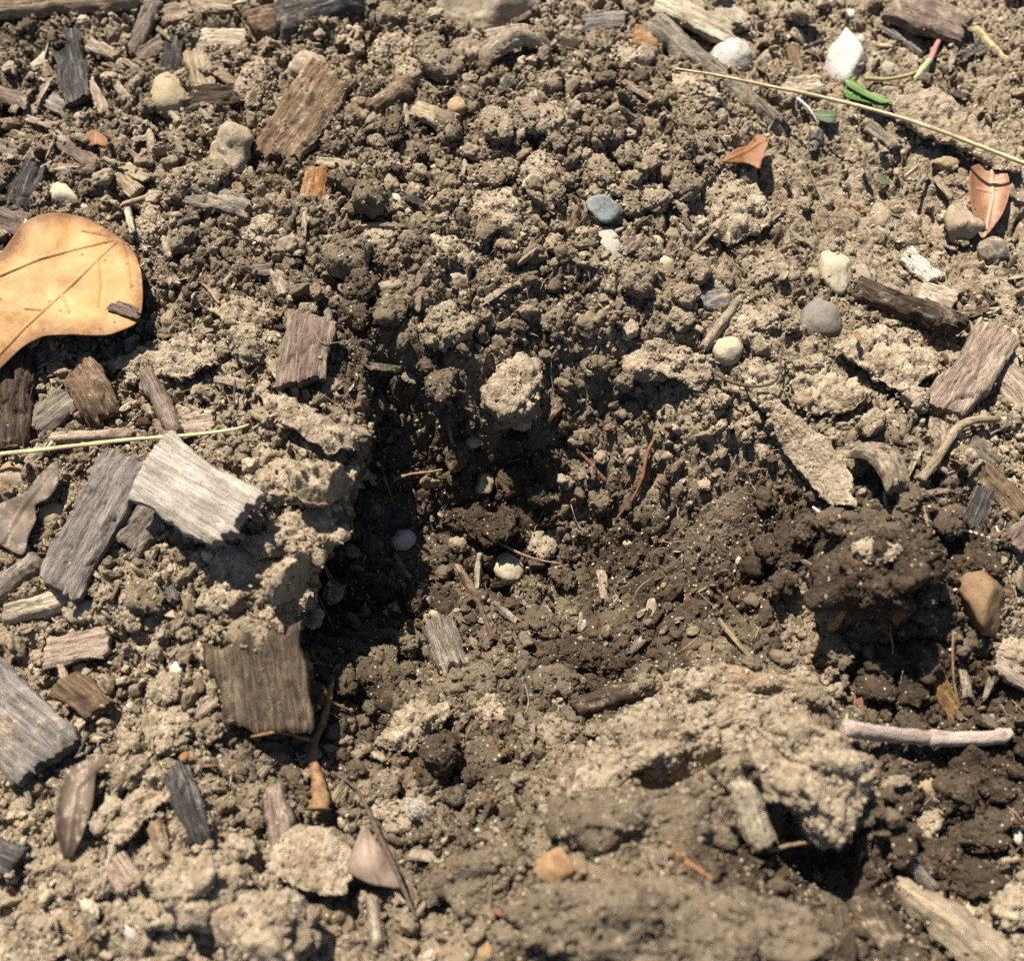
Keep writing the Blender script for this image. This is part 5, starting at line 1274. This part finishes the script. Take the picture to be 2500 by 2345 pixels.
def finish_labels():
    from collections import defaultdict
    g = defaultdict(list)
    for r in AUTO: g[r[1:4]].append(r)
    for (base, dr, lm), rows in g.items():
        rows.sort(key=lambda r: r[4])
        for n_, r in enumerate(rows):
            if len(rows) == 1: s_ = '%s %s the %s' % (base, dr, lm)
            else:
                w_ = ['nearest', 'second nearest', 'third nearest', 'fourth nearest', 'fifth nearest', 'sixth nearest', 'seventh nearest', 'eighth nearest', 'ninth nearest', 'tenth nearest'][min(n_, 9)]
                s_ = '%s %s %s the %s' % (w_, base, dr, lm)
            r[0]['label'] = s_

occ = [(a_, b_) for _, a_, b_ in THINGS]
def free(px, py, r_):
    q_ = on_ground(px, py)
    if rng.random() < .88 and min(gsample(ZCAP, q_[0] + dx_, q_[1] + dy_) for dx_ in (-.0025, .0025) for dy_ in (-.0025, .0025)) < 5: return False
    for a_, b_ in occ:
        if (a_ - px) ** 2 + (b_ - py) ** 2 < r_ * r_: return False
    occ.append((px, py)); return True

def dens(px, py, spots):
    return max(w_ * math.exp(-((px - a_) / sx_) ** 2 - ((py - b_) / sy_) ** 2) for a_, b_, sx_, sy_, w_ in spots)

CHIPS = [(250, 250, 420, 330, 1), (120, 150, 250, 200, 1), (150, 1000, 250, 200, .6), (150, 1550, 250, 250, .7), (2400, 1050, 200, 300, .7), (2250, 200, 350, 250, .45), (400, 1900, 350, 300, .6), (700, 700, 300, 250, .4), (1900, 850, 250, 200, .4), (2350, 1700, 250, 250, .4), (1200, 150, 300, 150, .5), (1300, 500, 500, 300, .25), (2400, 2150, 200, 200, .5), (900, 2100, 300, 200, .35), (1150, 1500, 300, 250, .2)]
KN = {'charcoal': 'black', 'grey': 'grey', 'brown': 'brown', 'dark': 'dark brown', 'tan': 'tan', 'cream': 'pale', 'purple': 'purplish', 'pink': 'pinkish'}
n_ = 0
while n_ < 205:
    px, py = rng.uniform(-20, 2520), rng.uniform(-20, 2360)
    if rng.random() > dens(px, py, CHIPS) or not free(px, py, 28): continue
    l_ = float(rng.uniform(24, 78)); w_ = l_ * float(rng.uniform(.14, .5)); th_ = rng.uniform(0, math.pi)
    kd = str(rng.choice(list(KN), p=[.1, .15, .2, .12, .17, .06, .12, .08]))
    dx, dy = math.cos(th_) * l_ / 2, math.sin(th_) * l_ / 2
    o = chip(None, (px - dx, py - dy), (px + dx, py + dy), w_, kd, float(rng.uniform(.3, .75)), float(rng.uniform(.7, 2.2)), (float(rng.uniform(2, 6)), float(rng.uniform(2, 6))), float(rng.uniform(-18, 18)), w_ * float(rng.uniform(.5, 1.1)), (.8, .8), group='small wood slivers strewn over the soil')
    sz_ = 'small' if l_ < 42 else 'medium'
    describe(o, px, py, '%s %s wood %s' % (sz_, KN[kd], 'sliver' if w_ < l_ * .32 else 'flake')); n_ += 1

PEB = [(1300, 450, 600, 350, .6), (2150, 300, 450, 350, 1), (1100, 1350, 300, 300, .5), (400, 400, 400, 300, .5), (2300, 1000, 300, 300, .5), (400, 1700, 400, 400, .6), (1700, 2150, 500, 200, .8), (2300, 1900, 250, 250, .6), (1650, 1300, 250, 250, .5)]
PN = {'cream': 'cream', 'buff': 'buff', 'white': 'white', 'grey': 'grey', 'orange': 'orange', 'pale': 'pale grey', 'yellow': 'ochre', 'red': 'reddish', 'dark': 'dark'}
n_ = 0
while n_ < 150:
    px, py = rng.uniform(-10, 2510), rng.uniform(-10, 2350)
    if rng.random() > dens(px, py, PEB) or not free(px, py, 26): continue
    r_ = float(6 + 11 * rng.random() ** 2); kd = str(rng.choice(list(PN), p=[.24, .26, .06, .13, .08, .12, .06, .03, .02]))
    o = pebble(None, px, py, r_, r_ * float(rng.uniform(.65, 1)), kd, float(rng.uniform(-90, 90)), float(rng.uniform(.05, .4)), .85, .2, facets=int(rng.choice([0, 7, 8])), lift=1.2, n=3, group='small pebbles strewn over the soil')
    describe(o, px, py, '%s %s %s' % ('tiny' if r_ < 10 else 'small', PN[kd], 'pebble')); n_ += 1

CL = [(1250, 430, 480, 330, 1), (1550, 650, 300, 200, .8), (850, 650, 300, 220, .8), (600, 450, 250, 250, .5), (1150, 1750, 300, 250, .7), (1250, 1200, 250, 200, .4), (2250, 1600, 250, 350, .6), (600, 1350, 250, 250, .5), (450, 1850, 300, 250, .5), (2350, 2050, 200, 250, .5), (1900, 850, 250, 200, .4), (300, 150, 300, 200, .3), (2100, 450, 300, 200, .15)]
n_ = 0
while n_ < 225:
    px, py = rng.uniform(-20, 2520), rng.uniform(-20, 2360)
    if rng.random() > dens(px, py, CL) or not free(px, py, 38): continue
    r_ = float(18 + 42 * rng.random() ** 1.7); ti = float(np.clip(rng.normal(.55, .12), .2, .9))
    o = clod(None, px, py, r_, r_ * float(rng.uniform(.65, 1)), None, ti, float(rng.uniform(-90, 90)), float(rng.uniform(.65, 1)), float(rng.uniform(.05, .3)), n=4 if r_ > 26 else 3, share=True, lift=2.5, group='small clods of soil')
    we = o.active_material.name.split('_')[2]
    tone = 'dark moist' if int(we) >= 5 else ('brown' if int(we) >= 3 else ('pale dry' if ti > .6 else 'dry tan'))
    describe(o, px, py, '%s %s clod' % ('small' if r_ < 27 else 'medium', tone)); n_ += 1
finish_labels()

# ------------------------------------------------------------------ the ground: one sheet, fine here, coarse out to the horizon
Z = np.minimum(GROUND0, ZCAP - 0.0004)
depth = np.clip(np.maximum(hS, BASE) - Z, 0, 0.06)
under = np.exp(-((rim_dx - 0.004) / 0.02) ** 2) * mrim
yin = sstep(rimw[0, 1] - 0.0, rimw[0, 1] + 0.03, GY) * (1 - sstep(rimw[-1, 1] - 0.03, rimw[-1, 1], GY))
XD = GX - 0.75 * depth * under * yin
far = np.concatenate([np.arange(0.0025, 0.2, 0.0025), [0.22, 0.26, 0.33, 0.45, 0.65, 1, 1.6, 2.6, 4.5, 8, 15, 30, 60, 100]])
ex = np.concatenate([XS[0] - far[::-1], XS, XS[-1] + far]); ey = np.concatenate([YS[0] - far[::-1], YS, YS[-1] + far])
nf = len(far)
FX, FY = np.meshgrid(ex, ey)
FZ = np.pad(Z, nf, mode='edge'); FW = np.pad(WETG, nf, mode='edge')
fo = np.ones(FZ.shape); dx_ = np.maximum(np.maximum(XS[0] - FX, FX - XS[-1]), np.maximum(YS[0] - FY, FY - YS[-1]))
fo = 1 - sstep(0, 0.02, dx_)
out_z = 0.008 * fbm2(FX * 9, FY * 9, 77, 3) + 0.005 * fbm2(FX * 34, FY * 34, 78, 4)
ow = FX + 0.003 * fbm2(FX * 150, FY * 150, 21, 2)
for lam, hgt, sd in ((0.022, 0.0062, 51), (0.0105, 0.005, 61)):
    f1, f2, cid = worley2(ow / lam, FY / lam, sd)
    out_z += hgt * (np.sqrt(np.clip(1 - (f1 / 0.85) ** 2, 0, 1)) * (0.35 + 0.9 * cid) - 0.38)
FZ = FZ * fo + (1 - fo) * out_z
FW = FW * fo + (1 - fo) * np.clip(.25 + .3 * fbm2(FX * 20, FY * 20, 79, 3), 0, 1)
FX[nf:-nf, nf:-nf] = XD
ny, nx = FX.shape
ii = np.arange(ny * nx).reshape(ny, nx)
quads = np.stack([ii[:-1, :-1], ii[:-1, 1:], ii[1:, 1:], ii[1:, :-1]], -1).reshape(-1, 4)
gm = mesh_np('ground', np.stack([FX, FY, FZ], -1).reshape(-1, 3), quads)
gm.attributes.new('wet', 'FLOAT', 'POINT').data.foreach_set('value', FW.ravel().astype(np.float32))
go = link('ground', gm, mat_ground()); go['kind'] = 'structure'
tag(go, 'tan crumbly garden soil around a dug hole, moist dark inside', None)

# ------------------------------------------------------------------ crumbs too many to count: instanced from a few rough shapes
proto_col = bpy.data.collections.new('crumb_shapes')
crumb_m = mat_crumb()
for i in range(20):
    g_ = np.random.default_rng(900 + i)
    if i % 5 < 3:
        V_, F_ = clod_shape(300 + i, 4, 1.2); V_ = V_ * [1, g_.uniform(.7, 1), g_.uniform(.6, .95)]
    else:      # broken angular crumbs and flat crusts
        D_, F_ = ico(4); N_ = g_.normal(size=(9, 3)); N_ /= np.linalg.norm(N_, axis=1)[:, None]
        dt_ = D_ @ N_.T; q_ = np.where(dt_ > 1e-3, (0.45 + .4 * g_.random(9))[None] / np.clip(dt_, 1e-3, None), 9)
        r_ = -np.log(np.exp(-q_ * 22).sum(1) + math.exp(-22 * 1.1)) / 22
        r_ = r_ * (1 + .28 * fbm3(D_ * 2 + i * 3, i, 4, .62)) + .1 * (.5 - worley3(D_ * 4.5 + i, i)) + .05 * fbm3(D_ * 11 + i, i + 3, 3, .65)
        V_ = D_ * r_[:, None]; V_ = V_ / np.abs(V_).max(0) * [1, g_.uniform(.6, .95), g_.uniform(.22, .4) if i % 5 == 4 else g_.uniform(.5, .85)]
    me_ = mesh_np('crumb_shape', V_ * 0.5, F_); me_.materials.append(crumb_m)
    proto_col.objects.link(bpy.data.objects.new('crumb_shape', me_))

def scatter(name, P, S, wet, tint, col, label):
    me_ = bpy.data.meshes.new(name); me_.vertices.add(len(P)); me_.vertices.foreach_set('co', np.asarray(P, np.float32).ravel())
    at = me_.attributes.new('size', 'FLOAT_VECTOR', 'POINT'); at.data.foreach_set('vector', (np.asarray(S)[:, None] * rng.uniform(.7, 1.3, (len(P), 3))).astype(np.float32).ravel())
    for nm, arr in (('wet', wet), ('tint', tint)):
        me_.attributes.new(nm, 'FLOAT', 'POINT').data.foreach_set('value', np.asarray(arr, np.float32))
    at = me_.attributes.new('turn', 'FLOAT_VECTOR', 'POINT'); at.data.foreach_set('vector', rng.uniform(0, 6.28, (len(P), 3)).astype(np.float32).ravel())
    o = link(name, me_); o['kind'] = 'stuff'; tag(o, label, None)
    ng = bpy.data.node_groups.new(name, 'GeometryNodeTree')
    ng.interface.new_socket('Geometry', in_out='INPUT', socket_type='NodeSocketGeometry'); ng.interface.new_socket('Geometry', in_out='OUTPUT', socket_type='NodeSocketGeometry')
    N = ng.nodes; gi, gout = N.new('NodeGroupInput'), N.new('NodeGroupOutput')
    ci = N.new('GeometryNodeCollectionInfo'); ci.inputs['Collection'].default_value = col; ci.inputs['Separate Children'].default_value = True; ci.inputs['Reset Children'].default_value = True
    m2p = N.new('GeometryNodeMeshToPoints')
    iop = N.new('GeometryNodeInstanceOnPoints'); iop.inputs['Pick Instance'].default_value = True
    def na(nm, ty):
        a_ = N.new('GeometryNodeInputNamedAttribute'); a_.data_type = ty; a_.inputs[0].default_value = nm; return a_.outputs[0]
    ri = N.new('FunctionNodeRandomValue'); ri.data_type = 'INT'
    for s_ in ri.inputs:
        if s_.type == 'INT' and s_.name == 'Max': s_.default_value = 9999
    e2r = N.new('FunctionNodeEulerToRotation')
    L_ = ng.links.new
    L_(gi.outputs[0], m2p.inputs[0]); L_(m2p.outputs[0], iop.inputs['Points']); L_(ci.outputs[0], iop.inputs['Instance'])
    L_([q for q in ri.outputs if q.type == 'INT'][0], iop.inputs['Instance Index'])
    L_(na('turn', 'FLOAT_VECTOR'), e2r.inputs[0]); L_(e2r.outputs[0], iop.inputs['Rotation']); L_(na('size', 'FLOAT_VECTOR'), iop.inputs['Scale'])
    L_(iop.outputs[0], gout.inputs[0])
    md = o.modifiers.new('crumbs', 'NODES'); md.node_group = ng
    return o

SP = np.stack([XD, GY, Z], -1)
e1 = SP[:-1, 1:] - SP[:-1, :-1]; e2 = SP[1:, :-1] - SP[:-1, :-1]
nrm = np.cross(e1, e2); area = np.linalg.norm(nrm, axis=-1); nrm /= area[..., None] + 1e-12
mid = SP[:-1, :-1] + (e1 + e2) / 2
qx, qy = project(mid.reshape(-1, 3))
vis = ((qx > -160) & (qx < 2660) & (qy > -160) & (qy < 2560)).reshape(area.shape) * 0.65 + 0.35
cr = CRUMBG[:-1, :-1]; wt = WETG[:-1, :-1]
pn = fbm2(mid[..., 0] * 55, mid[..., 1] * 55, 501, 3)
PTS, SZ, WT, TN = [], [], [], []
def throw(n, lo, hi, pw, weight, emb):
    w_ = (area * vis * weight).ravel(); w_ = np.cumsum(w_); r_ = rng.random(n) * w_[-1]; id_ = np.searchsorted(w_, r_)
    s_ = lo + (hi - lo) * rng.random(n) ** pw
    p_ = mid.reshape(-1, 3)[id_] + rng.uniform(-.5, .5, (n, 3)) * STEP + nrm.reshape(-1, 3)[id_] * (s_ * emb)[:, None]
    cap = gsample(ZCAP, p_[:, 0], p_[:, 1])
    for ax, ay in ((.45, 0), (-.45, 0), (0, .45), (0, -.45)): cap = np.minimum(cap, gsample(ZCAP, p_[:, 0] + ax * s_, p_[:, 1] + ay * s_))
    ok = (cap > 5) | (p_[:, 2] + s_ * .45 < cap) | (rng.random(n) < .03)
    PTS.append(p_[ok]); SZ.append(s_[ok]); WT.append(np.clip(wt.ravel()[id_][ok] + rng.normal(0, .1, ok.sum()), 0, 1)); TN.append(np.clip(rng.normal(.5, .21, ok.sum()), 0, 1))
throw(68000, .0007, .0017, 1.6, (.12 + .88 * cr) * np.clip(.75 + .9 * pn, .1, 2), .1)
throw(18500, .0016, .0036, 1.8, (.06 + .95 * cr) * np.clip(.7 + 1.1 * pn, .05, 2), .12)
throw(5200, .0034, .0090, 1.7, (.03 + cr ** 1.5) * np.clip(.7 + pn, .05, 2), .28)
G_ = np.array([g_[:4] for g_ in GRAINS]); gw = np.array([g_[4] if len(g_) > 4 else .05 for g_ in GRAINS])
P_ = np.vstack(PTS + [G_[:, :3]]); S_ = np.concatenate(SZ + [G_[:, 3]]); W_ = np.concatenate(WT + [gw]); T_ = np.concatenate(TN + [np.clip(rng.normal(.55, .18, len(gw)), 0, 1)])
scatter('soil_crumbs', P_, S_, W_, T_, proto_col, 'loose crumbs and grains of soil covering the ground')

# sand grains and tiny stones
grit_col = bpy.data.collections.new('grit_shapes')
for i, kd in enumerate(['cream', 'buff', 'buff', 'pale', 'orange', 'cream', 'grey']):
    D_, F_ = ico(2); V_ = D_ * (1 + .3 * fbm3(D_ * 1.5 + i * 7, i, 3))[:, None] * [.5, .4, .35]
    me_ = mesh_np('grit_shape', V_, F_); me_.materials.append(mat_stone(kd, .2)); grit_col.objects.link(bpy.data.objects.new('grit_shape', me_))
PTS, SZ, WT, TN = [], [], [], []
throw(10000, .0004, .0016, 2.4, np.clip(.6 + pn, .1, 2) * (.3 + 1.4 * wt), .4)
scatter('grit', np.vstack(PTS), np.concatenate(SZ), np.concatenate(WT), np.concatenate(TN), grit_col, 'tiny pale grit grains scattered through the soil')

# crumbs of bark and wood
flake_col = bpy.data.collections.new('bark_crumb_shapes')
for i, kd in enumerate(['brown', 'tan', 'dark', 'grey', 'purple', 'tan', 'cream']):
    D_, F_ = ico(2); g_ = np.random.default_rng(50 + i)
    V_ = D_ * (1 + .35 * fbm3(D_ * 1.5 + i * 9, i + 60, 3))[:, None] * [.5, g_.uniform(.16, .34), g_.uniform(.06, .14)]
    me_ = mesh_np('bark_crumb_shape', V_, F_, False); ul_ = me_.uv_layers.new(name='grain')
    for lp in me_.loops: ul_.data[lp.index].uv = (V_[lp.vertex_index][1] * .004, V_[lp.vertex_index][0] * .004)
    me_.materials.append(mat_wood(kd, .4)); flake_col.objects.link(bpy.data.objects.new('bark_crumb_shape', me_))
PTS, SZ, WT, TN = [], [], [], []
left = np.exp(-((qx - 200) / 500) ** 2 - ((qy - 250) / 500) ** 2).reshape(area.shape) + .6 * np.exp(-((qx - 200) / 400) ** 2 - ((qy - 1500) / 600) ** 2).reshape(area.shape) + .3 * np.exp(-((qx - 2400) / 300) ** 2 - ((qy - 1100) / 500) ** 2).reshape(area.shape)
throw(6500, .0014, .0068, 2.0, (.12 + left) * np.clip(.5 + 1.2 * fbm2(mid[..., 0] * 25, mid[..., 1] * 25, 505, 3), .05, 2), .35)
fl = scatter('bark_crumbs', np.vstack(PTS), np.concatenate(SZ), np.concatenate(WT), np.concatenate(TN), flake_col, 'tiny flakes of bark and wood mixed into the soil')

# hair-fine rootlets
V, F = [], []
sec = np.array([(math.cos(q), math.sin(q)) for q in np.linspace(0, 2 * math.pi, 5)[:-1]])
for i in range(800):
    px, py = rng.uniform(0, 2500), rng.uniform(0, 2345); th = rng.uniform(0, 6.28); l_ = 14 + 75 * rng.random() ** 1.6
    n_ = 7; P = []
    bx = float(rng.normal(0, .9))
    p_ = on_ground(px, py, 0)
    z0 = float(gsample(Z, p_[0], p_[1])); hgt = rng.uniform(.0005, .004); d_ = px_dir(math.degrees(th)); dn_ = np.array([-d_[1], d_[0], 0]); lm_ = l_ / 7800.0
    for t in np.linspace(0, 1, n_):
        q = p_ + d_ * lm_ * t + dn_ * lm_ * bx * t * t
        P.append([q[0], q[1], max(float(gsample(Z, q[0], q[1])) + .0002, z0 * (1 - t) + float(gsample(Z, q[0], q[1])) * t + hgt * math.sin(math.pi * min(1, t * 1.1)))])
    P = np.array(P); T_ = np.gradient(P, axis=0); T_ /= np.linalg.norm(T_, axis=1)[:, None] + 1e-9
    A_ = np.cross(T_, [0, 0, 1]); A_ /= np.linalg.norm(A_, axis=1)[:, None] + 1e-9; B_ = np.cross(A_, T_)
    r_ = rng.uniform(.00006, .00016); b0 = len(V)
    for j in range(n_):
        for cx, cy in sec: V.append(P[j] + (A_[j] * cx + B_[j] * cy) * r_)
    F += [(b0 + j * 4 + q, b0 + j * 4 + (q + 1) % 4, b0 + j * 4 + 4 + (q + 1) % 4, b0 + j * 4 + 4 + q) for j in range(n_ - 1) for q in range(4)]
o = link('root_hairs', mesh_np('root_hairs', np.array(V), np.array(F)), mat_plain('root_hair', (0.16, 0.11, 0.07), (0.42, 0.33, 0.22), 90, .85)); o['kind'] = 'stuff'
tag(o, 'hair-fine rootlets and fibres caught among the crumbs', None)
